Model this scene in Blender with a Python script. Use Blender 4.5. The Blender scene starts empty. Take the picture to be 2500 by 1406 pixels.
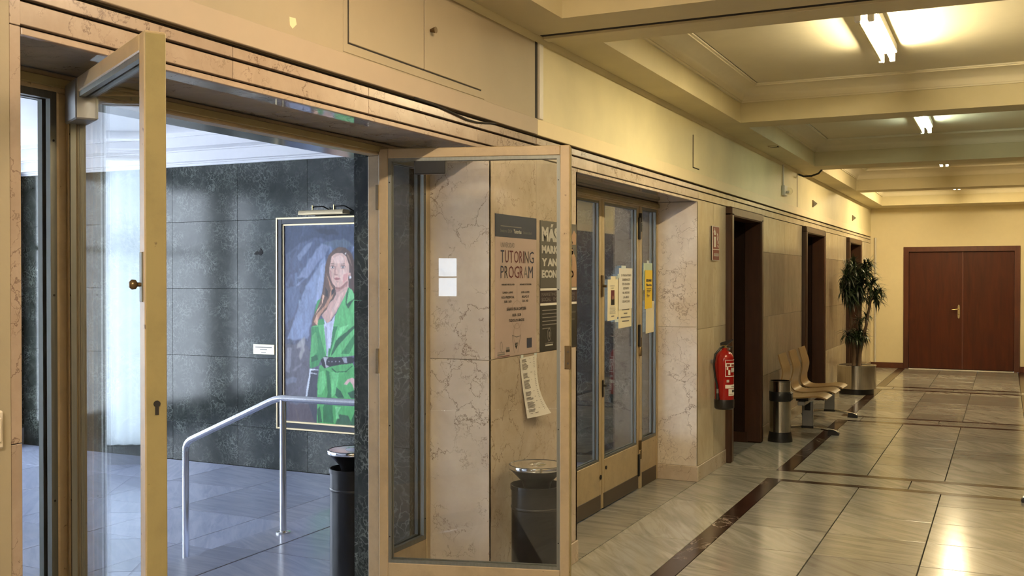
import bpy, bmesh, math, random
import numpy as np
from mathutils import Vector, Matrix
random.seed(7)
SC = bpy.context.scene
COL = SC.collection
R = math.radians

# ------------------------------------------------------------------ camera, world, exposure
cam = bpy.data.cameras.new('camera'); cam.sensor_width = 36.0; cam.lens = 36.0*2514.6/2500
cam.clip_start = 0.05
co = bpy.data.objects.new('camera', cam); COL.objects.link(co)
co.location = (0, 0, 1.6); co.rotation_euler = (R(90-0.555), 0, R(25.6))
SC.camera = co
W = bpy.data.worlds.new('sky'); SC.world = W; W.use_nodes = True
bg = W.node_tree.nodes['Background']; bg.inputs[0].default_value = (0.83, 0.90, 1.0, 1); bg.inputs[1].default_value = 10.0
SC.view_settings.view_transform = 'Standard'; SC.view_settings.look = 'None'
SC.view_settings.exposure = 0.2; SC.view_settings.gamma = 1.0; SC.view_settings.use_curve_mapping = False
SC.cycles.transparent_max_bounces = 24
SC.cycles.max_bounces = 10
# tube colours and strengths, one per lamp along the corridor
LAMPS = [(-0.90, (1.0, .88, .70), 650, 2), (2.88, (1.0, .78, .52), 150, 2), (6.50, (1.0, .84, .52), 330, 1),
         (10.15, (.84, 1.0, .82), 80, 1), (13.45, (1.0, .80, .49), 160, 2), (17.2, (1.0, .81, .48), 290, 2)]
LX = -0.70

# ------------------------------------------------------------------ node helpers
def new_mat(name):
    m = bpy.data.materials.new(name); m.use_nodes = True
    nt = m.node_tree; b = nt.nodes['Principled BSDF']
    return m, nt, b
def nd(nt, t, **kw):
    n = nt.nodes.new(t)
    for k, v in kw.items(): setattr(n, k, v)
    return n
def lk(nt, a, b): nt.links.new(a, b)
def plain(name, col, rough=0.5, metal=0.0, spec=0.5):
    m, nt, b = new_mat(name)
    b.inputs['Base Color'].default_value = (*col, 1); b.inputs['Roughness'].default_value = rough
    b.inputs['Metallic'].default_value = metal; b.inputs['Specular IOR Level'].default_value = spec
    return m
def coords(nt, rnd=True, scale=(1, 1, 1), rot=None):
    tc = nd(nt, 'ShaderNodeTexCoord'); out = tc.outputs['Object']
    if rnd:
        oi = nd(nt, 'ShaderNodeObjectInfo')
        if rot:
            ml = nd(nt, 'ShaderNodeMath', operation='MULTIPLY'); lk(nt, oi.outputs['Random'], ml.inputs[0]); ml.inputs[1].default_value = rot
            vr = nd(nt, 'ShaderNodeVectorRotate', rotation_type='Z_AXIS'); lk(nt, out, vr.inputs['Vector']); lk(nt, ml.outputs[0], vr.inputs['Angle']); out = vr.outputs[0]
        cb = nd(nt, 'ShaderNodeVectorMath', operation='MULTIPLY_ADD')
        lk(nt, oi.outputs['Random'], cb.inputs[0]); cb.inputs[1].default_value = (37, 53, 29); lk(nt, out, cb.inputs[2]); out = cb.outputs[0]
    mp = nd(nt, 'ShaderNodeMapping'); mp.inputs['Scale'].default_value = scale; lk(nt, out, mp.inputs[0])
    return mp.outputs[0]
def noise(nt, v, scale, detail=4, rough=.55, dist=0):
    n = nd(nt, 'ShaderNodeTexNoise'); lk(nt, v, n.inputs['Vector'])
    n.inputs['Scale'].default_value = scale; n.inputs['Detail'].default_value = detail
    n.inputs['Roughness'].default_value = rough; n.inputs['Distortion'].default_value = dist
    return n.outputs['Fac']
def ramp(nt, fac, stops):
    r = nd(nt, 'ShaderNodeValToRGB'); lk(nt, fac, r.inputs[0])
    e = r.color_ramp.elements
    while len(e) < len(stops): e.new(0.5)
    for el, (p, c) in zip(e, stops):
        el.position = p; el.color = (*c, 1) if len(c) == 3 else c
    return r.outputs[0]
def mix(nt, fac, a, b, blend='MIX'):
    m = nd(nt, 'ShaderNodeMix', data_type='RGBA', blend_type=blend)
    for s, v in ((m.inputs[0], fac), (m.inputs[6], a), (m.inputs[7], b)):
        if hasattr(v, 'is_output') or isinstance(v, bpy.types.NodeSocket): lk(nt, v, s)
        elif isinstance(v, (int, float)): s.default_value = v
        else: s.default_value = (*v, 1)
    return m.outputs[2]
def bump(nt, b, h, strength, dist=.002):
    bp = nd(nt, 'ShaderNodeBump'); bp.inputs['Strength'].default_value = strength; bp.inputs['Distance'].default_value = dist
    lk(nt, h, bp.inputs['Height']); lk(nt, bp.outputs[0], b.inputs['Normal'])
def rnd_value(nt, lo, hi):
    oi = nd(nt, 'ShaderNodeObjectInfo'); mr = nd(nt, 'ShaderNodeMapRange')
    lk(nt, oi.outputs['Random'], mr.inputs[0]); mr.inputs[3].default_value = lo; mr.inputs[4].default_value = hi
    return mr.outputs[0]

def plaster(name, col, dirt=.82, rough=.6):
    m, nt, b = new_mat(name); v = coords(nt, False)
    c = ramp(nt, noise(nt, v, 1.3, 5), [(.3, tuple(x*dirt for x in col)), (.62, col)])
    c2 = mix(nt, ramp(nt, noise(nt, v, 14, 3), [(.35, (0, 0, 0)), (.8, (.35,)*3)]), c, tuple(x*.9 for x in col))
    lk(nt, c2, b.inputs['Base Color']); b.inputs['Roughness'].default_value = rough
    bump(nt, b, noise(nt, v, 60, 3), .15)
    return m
def cracked_marble(name, base, dark, vein, rough=.2, vscale=3.2, amt=.8, stretch=(1, 1, 1)):
    m, nt, b = new_mat(name); v = coords(nt, True, stretch)
    cloud = ramp(nt, noise(nt, v, 3.5, 6, .6, .6), [(.3, dark), (.65, base)])
    fine = noise(nt, v, 22, 5, .65)
    cloud = mix(nt, ramp(nt, fine, [(.42, (0, 0, 0)), (.72, (.5,)*3)]), cloud, dark)
    # distorted cell edges make the cracks; a noise mask breaks them up
    dn = nd(nt, 'ShaderNodeTexNoise'); lk(nt, v, dn.inputs['Vector']); dn.inputs['Scale'].default_value = 4.5; dn.inputs['Detail'].default_value = 6; dn.inputs['Roughness'].default_value = .62
    ad = nd(nt, 'ShaderNodeVectorMath', operation='MULTIPLY_ADD'); lk(nt, dn.outputs['Color'], ad.inputs[0]); ad.inputs[1].default_value = (.42,)*3; lk(nt, v, ad.inputs[2])
    for sc, wd, th, a in ((vscale, .013, .46, amt), (vscale*2.4, .022, .47, amt*.75)):
        vo = nd(nt, 'ShaderNodeTexVoronoi', feature='DISTANCE_TO_EDGE'); lk(nt, ad.outputs[0], vo.inputs['Vector']); vo.inputs['Scale'].default_value = sc
        line = ramp(nt, vo.outputs['Distance'], [(0, (1, 1, 1)), (wd, (0, 0, 0))])
        msk = ramp(nt, noise(nt, v, 2.3*sc/vscale, 3), [(th, (0, 0, 0)), (th+.09, (a,)*3)])
        f = nd(nt, 'ShaderNodeMath', operation='MULTIPLY'); lk(nt, line, f.inputs[0]); lk(nt, msk, f.inputs[1])
        cloud = mix(nt, f.outputs[0], cloud, vein)
    tint = rnd_value(nt, .86, 1.06)
    cloud = mix(nt, 1.0, cloud, tint, 'MULTIPLY')
    lk(nt, cloud, b.inputs['Base Color']); b.inputs['Roughness'].default_value = rough
    return m
def green_marble(name):
    m, nt, b = new_mat(name); v = coords(nt, True)
    base = ramp(nt, noise(nt, v, 5, 8, .7, 1.2), [(.30, (.014, .017, .015)), (.55, (.034, .040, .034)), (.8, (.075, .082, .068))])
    dn = nd(nt, 'ShaderNodeTexNoise'); lk(nt, v, dn.inputs['Vector']); dn.inputs['Scale'].default_value = 5; dn.inputs['Detail'].default_value = 6
    ad = nd(nt, 'ShaderNodeVectorMath', operation='MULTIPLY_ADD'); lk(nt, dn.outputs['Color'], ad.inputs[0]); ad.inputs[1].default_value = (.5,)*3; lk(nt, v, ad.inputs[2])
    vo = nd(nt, 'ShaderNodeTexVoronoi', feature='DISTANCE_TO_EDGE'); lk(nt, ad.outputs[0], vo.inputs['Vector']); vo.inputs['Scale'].default_value = 17
    line = ramp(nt, vo.outputs['Distance'], [(0, (1, 1, 1)), (.10, (0, 0, 0))])
    msk = ramp(nt, noise(nt, v, 4, 3), [(.42, (0, 0, 0)), (.62, (.7,)*3)])
    f = nd(nt, 'ShaderNodeMath', operation='MULTIPLY'); lk(nt, line, f.inputs[0]); lk(nt, msk, f.inputs[1])
    c = mix(nt, f.outputs[0], base, (.20, .22, .19))
    lk(nt, c, b.inputs['Base Color']); b.inputs['Roughness'].default_value = .13
    b.inputs['Specular IOR Level'].default_value = .38
    return m
def floor_marble(name, light, dark, rough=.16, lo=.78, hi=1.06, spec=.5):
    m, nt, b = new_mat(name); v = coords(nt, True, (1, 1, 1), 1.1)
    mp = nd(nt, 'ShaderNodeMapping'); lk(nt, v, mp.inputs[0]); mp.inputs['Scale'].default_value = (1.2, 9, 1)
    s = noise(nt, mp.outputs[0], 1.6, 6, .6, .8)
    c = ramp(nt, s, [(.32, dark), (.58, light)])
    c = mix(nt, ramp(nt, noise(nt, v, 2.2, 4), [(.5, (0, 0, 0)), (.72, (.45,)*3)]), c, dark)
    c = mix(nt, 1.0, c, rnd_value(nt, lo, hi), 'MULTIPLY')
    lk(nt, c, b.inputs['Base Color']); b.inputs['Roughness'].default_value = rough; b.inputs['Specular IOR Level'].default_value = spec
    return m
def red_marble(name):
    m, nt, b = new_mat(name); v = coords(nt, False)
    c = ramp(nt, noise(nt, v, 6, 6, .65), [(.35, (.022, .010, .007)), (.7, (.060, .026, .018))])
    w = noise(nt, v, 2.6, 7, .62, 1.6)
    ab = nd(nt, 'ShaderNodeMath', operation='SUBTRACT'); lk(nt, w, ab.inputs[0]); ab.inputs[1].default_value = .5
    a2 = nd(nt, 'ShaderNodeMath', operation='ABSOLUTE'); lk(nt, ab.outputs[0], a2.inputs[0])
    line = ramp(nt, a2.outputs[0], [(0, (1, 1, 1)), (.012, (0, 0, 0))])
    msk = ramp(nt, noise(nt, v, 1.7, 2), [(.52, (0, 0, 0)), (.60, (1, 1, 1))])
    f = nd(nt, 'ShaderNodeMath', operation='MULTIPLY'); lk(nt, line, f.inputs[0]); lk(nt, msk, f.inputs[1])
    c = mix(nt, f.outputs[0], c, (.55, .45, .38))
    lk(nt, c, b.inputs['Base Color']); b.inputs['Roughness'].default_value = .16
    return m
def wood(name, a, bcol, rough=.35, stretch=(9, 9, .8), spec=.5):
    m, nt, b = new_mat(name); v = coords(nt, True, stretch)
    c = ramp(nt, noise(nt, v, 1.6, 6, .6, .9), [(.28, a), (.72, bcol)])
    lk(nt, c, b.inputs['Base Color']); b.inputs['Roughness'].default_value = rough; b.inputs['Specular IOR Level'].default_value = spec
    return m
def painted(name, col, wear, rough=.38):
    m, nt, b = new_mat(name); v = coords(nt, True)
    c = ramp(nt, noise(nt, v, 7, 6, .7), [(.28, tuple(x*.78 for x in col)), (.55, col)])
    c = mix(nt, ramp(nt, noise(nt, v, 38, 3), [(.70, (0, 0, 0)), (.76, (.8,)*3)]), c, wear)
    lk(nt, c, b.inputs['Base Color']); b.inputs['Roughness'].default_value = rough
    return m
def brushed(name, col, rough=.25, stretch=(60, 60, 1), aniso=0):
    m, nt, b = new_mat(name); v = coords(nt, True, stretch)
    c = ramp(nt, noise(nt, v, 1.5, 3), [(.3, tuple(x*.85 for x in col)), (.7, col)])
    lk(nt, c, b.inputs['Base Color']); b.inputs['Metallic'].default_value = 1; b.inputs['Roughness'].default_value = rough
    if aniso:
        tg = nd(nt, 'ShaderNodeTangent', direction_type='RADIAL', axis='Z'); lk(nt, tg.outputs[0], b.inputs['Tangent']); b.inputs['Anisotropic'].default_value = aniso; b.inputs['Anisotropic Rotation'].default_value = .25
    return m
def glass(name, tint=(.975, .985, .98), f0=.034):
    m = bpy.data.materials.new(name); m.use_nodes = True; nt = m.node_tree
    nt.nodes.clear(); out = nd(nt, 'ShaderNodeOutputMaterial')
    t = nd(nt, 'ShaderNodeBsdfTransparent'); t.inputs[0].default_value = (*tint, 1)
    g = nd(nt, 'ShaderNodeBsdfGlossy'); g.inputs['Roughness'].default_value = .0; g.inputs[0].default_value = (1, 1, 1, 1)
    lw = nd(nt, 'ShaderNodeLayerWeight'); lw.inputs['Blend'].default_value = .5      # 1-|cos|, the same from both sides
    pw = nd(nt, 'ShaderNodeMath', operation='POWER'); lk(nt, lw.outputs['Facing'], pw.inputs[0]); pw.inputs[1].default_value = 5
    fr = nd(nt, 'ShaderNodeMath', operation='MULTIPLY_ADD'); lk(nt, pw.outputs[0], fr.inputs[0]); fr.inputs[1].default_value = 1-f0; fr.inputs[2].default_value = f0
    mx = nd(nt, 'ShaderNodeMixShader'); lk(nt, fr.outputs[0], mx.inputs[0]); lk(nt, t.outputs[0], mx.inputs[1]); lk(nt, g.outputs[0], mx.inputs[2])
    lk(nt, mx.outputs[0], out.inputs[0])
    return m
def emit(name, col, s):
    m, nt, b = new_mat(name)
    b.inputs['Base Color'].default_value = (*col, 1); b.inputs['Emission Color'].default_value = (*col, 1); b.inputs['Emission Strength'].default_value = s
    return m

M = dict(
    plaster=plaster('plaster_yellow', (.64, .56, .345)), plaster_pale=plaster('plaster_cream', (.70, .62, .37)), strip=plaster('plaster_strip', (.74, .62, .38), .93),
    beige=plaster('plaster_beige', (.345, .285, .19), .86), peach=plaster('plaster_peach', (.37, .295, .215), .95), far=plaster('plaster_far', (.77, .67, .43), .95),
    ceil=plaster('plaster_ceiling', (.73, .66, .48), .9), white=plaster('plaster_white', (.78, .78, .80), .96),
    marble=cracked_marble('marble_beige', (.60, .50, .41), (.47, .38, .29), (.13, .08, .05)),
    reveal=cracked_marble('marble_pale_lit', (.74, .66, .57), (.60, .51, .43), (.16, .10, .07)),  # somewhat paler stone, with the reveals' brighter light also put into its colour
    fascia=cracked_marble('marble_rose', (.40, .31, .24), (.30, .22, .16), (.12, .07, .05), .25),
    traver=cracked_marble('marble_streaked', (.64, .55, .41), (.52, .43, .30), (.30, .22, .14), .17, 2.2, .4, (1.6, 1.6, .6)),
    dado=cracked_marble('marble_dark_brown', (.13, .10, .075), (.085, .065, .05), (.04, .03, .02), .2, 2.2, .4),
    traver_refl=cracked_marble('marble_streaked_reflection', (.42, .34, .24), (.33, .26, .18), (.2, .14, .09), .17, 2.2, .4, (1.6, 1.6, .6)),  # darker copy: a dark reflection on the polished wall put into the colour
    soffit=cracked_marble('marble_grey', (.44, .415, .39), (.33, .31, .29), (.12, .10, .09), .03),
    green=green_marble('marble_green'),
    tile=floor_marble('marble_floor', (.45, .425, .375), (.27, .255, .22), .165, .70, 1.1, .6),
    tileg=floor_marble('marble_floor_grey', (.28, .27, .26), (.19, .18, .17), .14),
    lobby=floor_marble('marble_lobby', (.36, .39, .52), (.28, .31, .43), .2, .80, 1.1),
    red=red_marble('marble_red'), grout=plain('grout', (.10, .085, .065), .8),
    frame=painted('paint_ochre', (.40, .305, .18), (.10, .06, .03)), framed=painted('paint_olive', (.27, .215, .095), (.10, .06, .03)),
    bead=brushed('bead_metal', (.27, .275, .25), .5), kick=plain('kick_brown', (.055, .038, .025), .45),
    dark=plain('dark_gap', (.012, .009, .007), .8), black=plain('black_plastic', (.010, .010, .011), .35), blackm=plain('black_metal', (.011, .011, .012), .3, spec=.35),
    chrome=plain('chrome', (.78, .78, .78), .12, 1), steel=brushed('brushed_steel', (.62, .58, .50), .2, (60, 60, 1), .7), rail=brushed('rail_steel', (.78, .78, .78), .2),
    greym=plain('grey_metal', (.30, .30, .30), .4, .7), brass=plain('brass', (.80, .62, .28), .22, 1), bronze=plain('bronze', (.16, .11, .055), .35, .8),
    door=wood('door_wood', (.040, .0085, .003), (.075, .016, .0045), .5, spec=.25), doorf=wood('door_frame_wood', (.062, .015, .005), (.10, .027, .009), .35),
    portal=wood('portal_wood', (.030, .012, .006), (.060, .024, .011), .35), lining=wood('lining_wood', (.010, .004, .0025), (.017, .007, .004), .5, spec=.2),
    ply=wood('seat_wood', (.235, .145, .058), (.32, .205, .088), .32, (3, 14, 3)),
    red_paint=plain('red_paint', (.30, .008, .006), .2), sign=plain('sign_red', (.20, .028, .015), .4), white_print=plain('white_print', (.80, .76, .70), .5),
    paper=plain('paper', (.74, .70, .64), .7), cream=plain('paper_cream', (.78, .70, .50), .7), yellow=plain('paper_yellow', (.86, .60, .06), .6), mint=plain('paper_mint', (.50, .62, .52), .6), tape=plain('tape', (.60, .68, .68), .3),
    rose=plain('poster_rose', (.49, .38, .345), .45), navy=plain('poster_navy', (.030, .040, .075), .4), pgrey=plain('poster_grey', (.105, .10, .09), .4), pdark=plain('poster_dark', (.032, .030, .027), .4), pmar=plain('poster_maroon', (.030, .017, .022), .4),
    ink=plain('ink', (.035, .03, .03), .6), inkm=plain('ink_maroon', (.13, .02, .025), .6), inkg=plain('ink_grey', (.22, .20, .19), .6), inkn=plain('ink_navy', (.03, .035, .07), .6), inkl=plain('ink_light', (.50, .48, .44), .6), inkpale=plain('ink_pale', (.36, .28, .24), .6),
    flesh=plain('photo_flesh', (.38, .24, .15), .5), glass=glass('clear_glass'), wglass=glass('window_glass', (.96, .98, 1.0)),
    leaf=plain('leaf_green', (.016, .030, .010), .35), leafb=plain('leaf_dark', (.010, .018, .008), .4), bark=wood('bark', (.06, .035, .02), (.13, .08, .045), .8), soil=plain('soil', (.02, .014, .01), .9),
    pvc=plain('white_pvc', (.62, .58, .50), .4), switch=plain('switch_plastic', (.60, .52, .42), .35), battn=plain('batten_white', (.80, .80, .78), .4), offtube=plain('unlit_tube', (.80, .74, .45), .3), clear=glass('dome_glass', (.95, .95, .9)),
    gilt=plain('gilt', (.75, .60, .36), .35, .6), fblack=plain('frame_navy', (.018, .020, .030), .25), plaque=plain('plaque_metal', (.72, .66, .50), .35, .3), wframe=plain('window_frame', (.13, .125, .11), .5), panelg=plain('window_panel', (.26, .26, .24), .5),
)

# ------------------------------------------------------------------ geometry helpers
class MB:
    def __init__(s): s.bm = bmesh.new(); s.ang = .95
    def box(s, x0, x1, y0, y1, z0, z1, bev=0.0, seg=1):
        g = bmesh.ops.create_cube(s.bm, size=1.0); s.ang = .6
        for v in g['verts']:
            v.co = Vector((x0+(v.co.x+.5)*(x1-x0), y0+(v.co.y+.5)*(y1-y0), z0+(v.co.z+.5)*(z1-z0)))
        if bev:
            es = list({e for v in g['verts'] for e in v.link_edges})
            bmesh.ops.bevel(s.bm, geom=es, offset=bev, segments=seg, affect='EDGES', profile=.5)
        return s
    def lathe(s, cx, cy, prof, n=32):
        rings = []; s.ang = .6
        for r, z in prof:
            rings.append([s.bm.verts.new((cx+r*math.cos(2*math.pi*i/n), cy+r*math.sin(2*math.pi*i/n), z)) for i in range(n)])
        for a, b in zip(rings, rings[1:]):
            for i in range(n):
                s.bm.faces.new((a[i], a[(i+1) % n], b[(i+1) % n], b[i]))
        for k, fl in ((0, True), (-1, False)):
            if prof[k][0] > 1e-5:
                f = rings[k][::-1] if fl else rings[k]
                s.bm.faces.new(f)
        bmesh.ops.remove_doubles(s.bm, verts=s.bm.verts, dist=1e-6)
        return s
    def tube(s, pts, r, n=10, closed_ends=True):
        pts = [Vector(p) for p in pts]; rings = []; up = None
        rr = r if isinstance(r, (list, tuple)) else [r]*len(pts)
        for i, p in enumerate(pts):
            d = (pts[min(i+1, len(pts)-1)]-pts[max(i-1, 0)]).normalized()
            if up is None:
                up = Vector((0, 0, 1)) if abs(d.z) < .9 else Vector((1, 0, 0))
            a = d.cross(up).normalized(); b = a.cross(d).normalized(); up = b
            rings.append([s.bm.verts.new(p+rr[i]*(a*math.cos(2*math.pi*k/n)+b*math.sin(2*math.pi*k/n))) for k in range(n)])
        for a, b in zip(rings, rings[1:]):
            for k in range(n): s.bm.faces.new((a[k], a[(k+1) % n], b[(k+1) % n], b[k]))
        if closed_ends:
            s.bm.faces.new(rings[0][::-1]); s.bm.faces.new(rings[-1])
        return s
    def prism(s, poly, axis, a, b):
        """extrude a 2-D outline along an axis from a to b; poly holds the two other coordinates in xyz order"""
        def mk(p, t):
            return {'X': (t, p[0], p[1]), 'Y': (p[0], t, p[1]), 'Z': (p[0], p[1], t)}[axis]
        A = [s.bm.verts.new(mk(p, a)) for p in poly]; B = [s.bm.verts.new(mk(p, b)) for p in poly]
        n = len(poly)
        for i in range(n): s.bm.faces.new((A[i], A[(i+1) % n], B[(i+1) % n], B[i]))
        s.bm.faces.new(A[::-1]); s.bm.faces.new(B)
        return s
    def raw(s, verts, faces):
        vs = [s.bm.verts.new(v) for v in verts]
        for f in faces: s.bm.faces.new([vs[i] for i in f])
        return s
    def mesh(s, name, mat, smooth=True):
        bmesh.ops.recalc_face_normals(s.bm, faces=s.bm.faces)
        me = bpy.data.meshes.new(name); s.bm.to_mesh(me); s.bm.free()
        me.materials.append(mat)
        if smooth:
            me.polygons.foreach_set('use_smooth', [True]*len(me.polygons)); me.set_sharp_from_angle(angle=s.ang)
        return me
    def build(s, name, mat, parent=None, **props):
        return put(name, s.mesh(name, mat), parent, **props)
def put(name, me, parent=None, **props):
    o = bpy.data.objects.new(name, me); COL.objects.link(o)
    if parent is not None:
        o.parent = parent
        if parent.type == 'EMPTY' and not props.pop('local', False):   # mesh data is in world metres: undo the empty's place
            p = parent
            off = Vector((0, 0, 0))
            while p is not None: off += p.location; p = p.parent
            o.location = -off
    else: props.pop('local', None)
    for k, v in props.items(): o[k] = v
    return o
def thing(name, label, cat, loc=(0, 0, 0), rz=0, group=None, kind=None):
    o = bpy.data.objects.new(name, None); COL.objects.link(o); o.location = loc; o.rotation_euler = (0, 0, rz); o.empty_display_size = .1
    o['label'] = label; o['category'] = cat
    if group: o['group'] = group
    if kind: o['kind'] = kind
    return o
def struct(name, label=None, cat=None, loc=(0, 0, 0)):
    o = bpy.data.objects.new(name, None); COL.objects.link(o); o.location = loc; o['kind'] = 'structure'
    if label: o['label'] = label
    if cat: o['category'] = cat
    return o
def box_obj(name, mat, parent, b, bev=0.0, **props):
    return MB().box(*b, bev=bev).build(name, mat, parent, **props)
_dg = None
def text_mesh(s, mat, place, width=None, size=.1, height=None, align='LEFT', bold=0.0):
    """flat lettering; place maps (x, y) in metres to a point"""
    cu = bpy.data.curves.new('lettering', 'FONT'); cu.body = s; cu.size = size; cu.offset = bold; cu.resolution_u = 2
    o = bpy.data.objects.new('lettering', cu); COL.objects.link(o)
    me = bpy.data.meshes.new_from_object(o.evaluated_get(bpy.context.evaluated_depsgraph_get()))
    bpy.data.objects.remove(o); bpy.data.curves.remove(cu)
    xs = [v.co.x for v in me.vertices] or [0]; ys = [v.co.y for v in me.vertices] or [0]
    x0, x1, y0, y1 = min(xs), max(xs), min(ys), max(ys)
    fx = width/(x1-x0) if width else 1; fy = height/(y1-y0) if height else fx
    V = [((v.co.x-x0)*fx, (v.co.y-y0)*fy) for v in me.vertices]
    w = (x1-x0)*fx
    if align == 'CENTER': V = [(x-w/2, y) for x, y in V]
    F = [tuple(p.vertices) for p in me.polygons]
    bpy.data.meshes.remove(me)
    return [place(x, y) for x, y in V], F
class Print:
    """flat print gathered per ink, on a vertical sheet: origin, direction of reading, outward normal"""
    def __init__(s, org, right, nrm, lift=.0012):
        s.o = Vector(org); s.r = Vector(right); s.n = Vector(nrm); s.l = lift; s.d = {}
    def at(s, x, y): return tuple(s.o+s.r*x+Vector((0, 0, 1))*y+s.n*s.l)
    def add(s, mat, V, F):
        d = s.d.setdefault(mat, ([], [])); k = len(d[0]); d[0].extend(V); d[1].extend([tuple(i+k for i in f) for f in F])
    def text(s, t, mat, x, y, w, h, align='LEFT', bold=0.0):
        V, F = text_mesh(t, None, lambda a, b: s.at(x+a, y+b), w, .1, h, align, bold); s.add(mat, V, F)
    def rect(s, mat, x0, x1, y0, y1, dl=0): s.poly(mat, [(x0, y0), (x1, y0), (x1, y1), (x0, y1)], dl)
    def poly(s, mat, pts, dl=0):
        n = s.n*dl
        s.add(mat, [tuple(Vector(s.at(*p))+n) for p in pts], [tuple(range(len(pts)))])
    def build(s, parent, name='print'):
        for mat, (V, F) in s.d.items():
            me = bpy.data.meshes.new(name); me.from_pydata(V, [], F); me.materials.append(M[mat]); put(name, me, parent, kind='stuff')

WX = -2.18      # face of the corridor's left wall
RX = 0.78       # face of its right wall
FY = 19.42      # far wall
CZ = 2.84       # underside of the beams
NY = -4.0
LY = 8.33       # dark lobby wall
LZ = -0.33      # lower lobby floor
WINX = -10.3

# ------------------------------------------------------------------ floor
floor = MB().box(WX-.02, RX+.1, NY, FY+.6, -.2, -.018).build('floor', M['grout'], kind='structure')
cache = {}
def tile(parent, mat, x0, x1, y0, y1, z=0.0, name='tile', th=.03, gap=.0034):
    key = (mat, round(x1-x0, 3), round(y1-y0, 3))
    if key not in cache:
        a, b = (x1-x0)/2-gap, (y1-y0)/2-gap
        cache[key] = MB().box(-a, a, -b, b, -th, 0, bev=.0012).mesh(name, M[mat])
    o = put(name, cache[key], parent); o.location = ((x0+x1)/2, (y0+y1)/2, z)
    return o
SL, SR, RL, RR = -1.715, -1.595, .20, .32
pairs = [(4.86, 4.92, 5.02, 5.02)]
cross = [(8.225, 8.315, 8.67, 8.765), (12.0, 12.11, 12.42, 12.515), (15.60, 15.72, 16.02, 16.14)]
fields = [(1.0, 8.225, 8.36), (8.765, 12.0, 8.765), (12.515, 15.60, 12.515), (16.14, FY, 16.14)]
cols = [(-1.595, -1.005), (-1.005, -.425), (-.425, RL)]
greys = {(1, 4), (2, 3), (2, 10)}
for fi, (y0, y1, o0) in enumerate(fields):
    ys = [y0]
    t = o0-.56*40
    while t < y1-.03:
        if t > y0+.03: ys.append(t)
        t += .56
    ys.append(y1)
    for ci, (x0, x1) in enumerate(cols):
        for a, b in zip(ys, ys[1:]):
            g = fi == 0 and ((ci == 1 and abs(a-5.56) < .1))
            tile(floor, 'tileg' if g else 'tile', x0, x1, a, b)
    for a, b in ((SL, SR), (RL, RR)):   # long dark bands
        box_obj('band', M['red'], floor, (a+.001, b-.001, y0, y1, -.03, 0))
    n = max(1, round((y1-y0)/1.1))
    for a, b in ((WX, SL), (RR, RX)):
        for k in range(n):
            if fi == 0:
                continue
            tile(floor, 'tile', a, b, y0+(y1-y0)*k/n, y0+(y1-y0)*(k+1)/n)
box_obj('subfloor', M['grout'], floor, (-2.87, -2.15, NY, FY+.1, -.25, -.034))
edges = [8.225-.001, 7.21, 6.12, 5.02, 3.9, 2.8, 1.7, 1.0]
for a, b in zip(edges[1:], edges):
    tile(floor, 'tile', WX, SL, a, b); tile(floor, 'tile', RR, RX, a, b)
for k, (a, b, c, d) in enumerate(cross):
    for p, q in ((a, b), (c, d)):
        box_obj('band', M['red'], floor, (SL, RR, p+.001, q-.001, -.03, 0))
        for u, v in ((WX, SL), (RR, RX)): tile(floor, 'tile', u, v, p, q)
    xs = [WX, -1.47, -.66, .2, RX]
    for u, v in zip(xs, xs[1:]): tile(floor, 'tile', u, v, b, c)
for k in range(4):      # plain floor behind the camera
    for u, v in ((WX, SL), (SL, -.7), (-.7, RX)):
        tile(floor, 'tile', u, v, NY+k*1.25, NY+(k+1)*1.25)
# threshold under the two glazed openings
for a, b in ((1.762, 3.03), (3.03, 4.30), (5.40, 6.65), (6.65, 7.905)):
    tile(floor, 'tile', -2.62, WX, a, b)

# lobby: platform at corridor height, two steps, lower hall
plat = MB().box(-4.225, -2.2, NY, LY+.1, -.33, -.031).build('floor', M['grout'], kind='structure')
for k in range(14):
    tile(plat, 'lobby', -4.225, -3.922, NY+k*.88, min(NY+(k+1)*.88, LY), gap=.002); 
    for u, v in ((-3.915, -3.26), (-3.26, -2.62)):
        tile(plat, 'lobby', u, v, NY+k*.88, min(NY+(k+1)*.88, LY))
step = MB().box(-4.53, -4.225, NY, LY, -.33, -.165).build('trim_step', M['lobby'], kind='structure')
low = MB().box(WINX-.3, -4.2, NY, LY+.1, -.5, LZ-.031).build('floor', M['grout'], kind='structure')
for i in range(7):
    for k in range(14):
        x1 = -4.53-i*.88; x0 = max(x1-.88, WINX)
        tile(low, 'lobby', x0, x1, NY+k*.88, min(NY+(k+1)*.88, LY), LZ)

# ------------------------------------------------------------------ ceiling with coffers
coffers = [(-2.6, .75), (1.2, 4.55), (5.11, 8.22), (8.51, 11.77), (12.21, 15.29), (15.69, 18.68)]
CX0, CX1 = -1.915, .495
ceiling = struct('ceiling')
TOP = 3.22
box_obj('slab', M['ceil'], ceiling, (-2.9, RX+.12, NY, FY+.1, TOP, TOP+.1))
box_obj('edge_beam', M['plaster'], ceiling, (WX-.02, CX0, NY, FY, CZ, TOP))
box_obj('edge_beam', M['plaster'], ceiling, (CX1, RX+.02, NY, FY, CZ, TOP))
prev = NY
for (a, b) in coffers + [(FY, FY)]:
    if abs(prev-4.55) < .01:      # the beam with the movement joint
        box_obj('cross_beam', M['plaster'], ceiling, (CX0, CX1, prev, 4.82, CZ, TOP))
        box_obj('cross_beam', M['plaster'], ceiling, (CX0, CX1, 4.85, a, CZ, TOP))
        box_obj('joint', M['dark'], ceiling, (WX+.03, CX1, 4.82, 4.85, CZ-.0015, TOP))
    else:
        box_obj('cross_beam', M['plaster'], ceiling, (CX0, CX1, prev, a, CZ, TOP))
    prev = b
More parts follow.
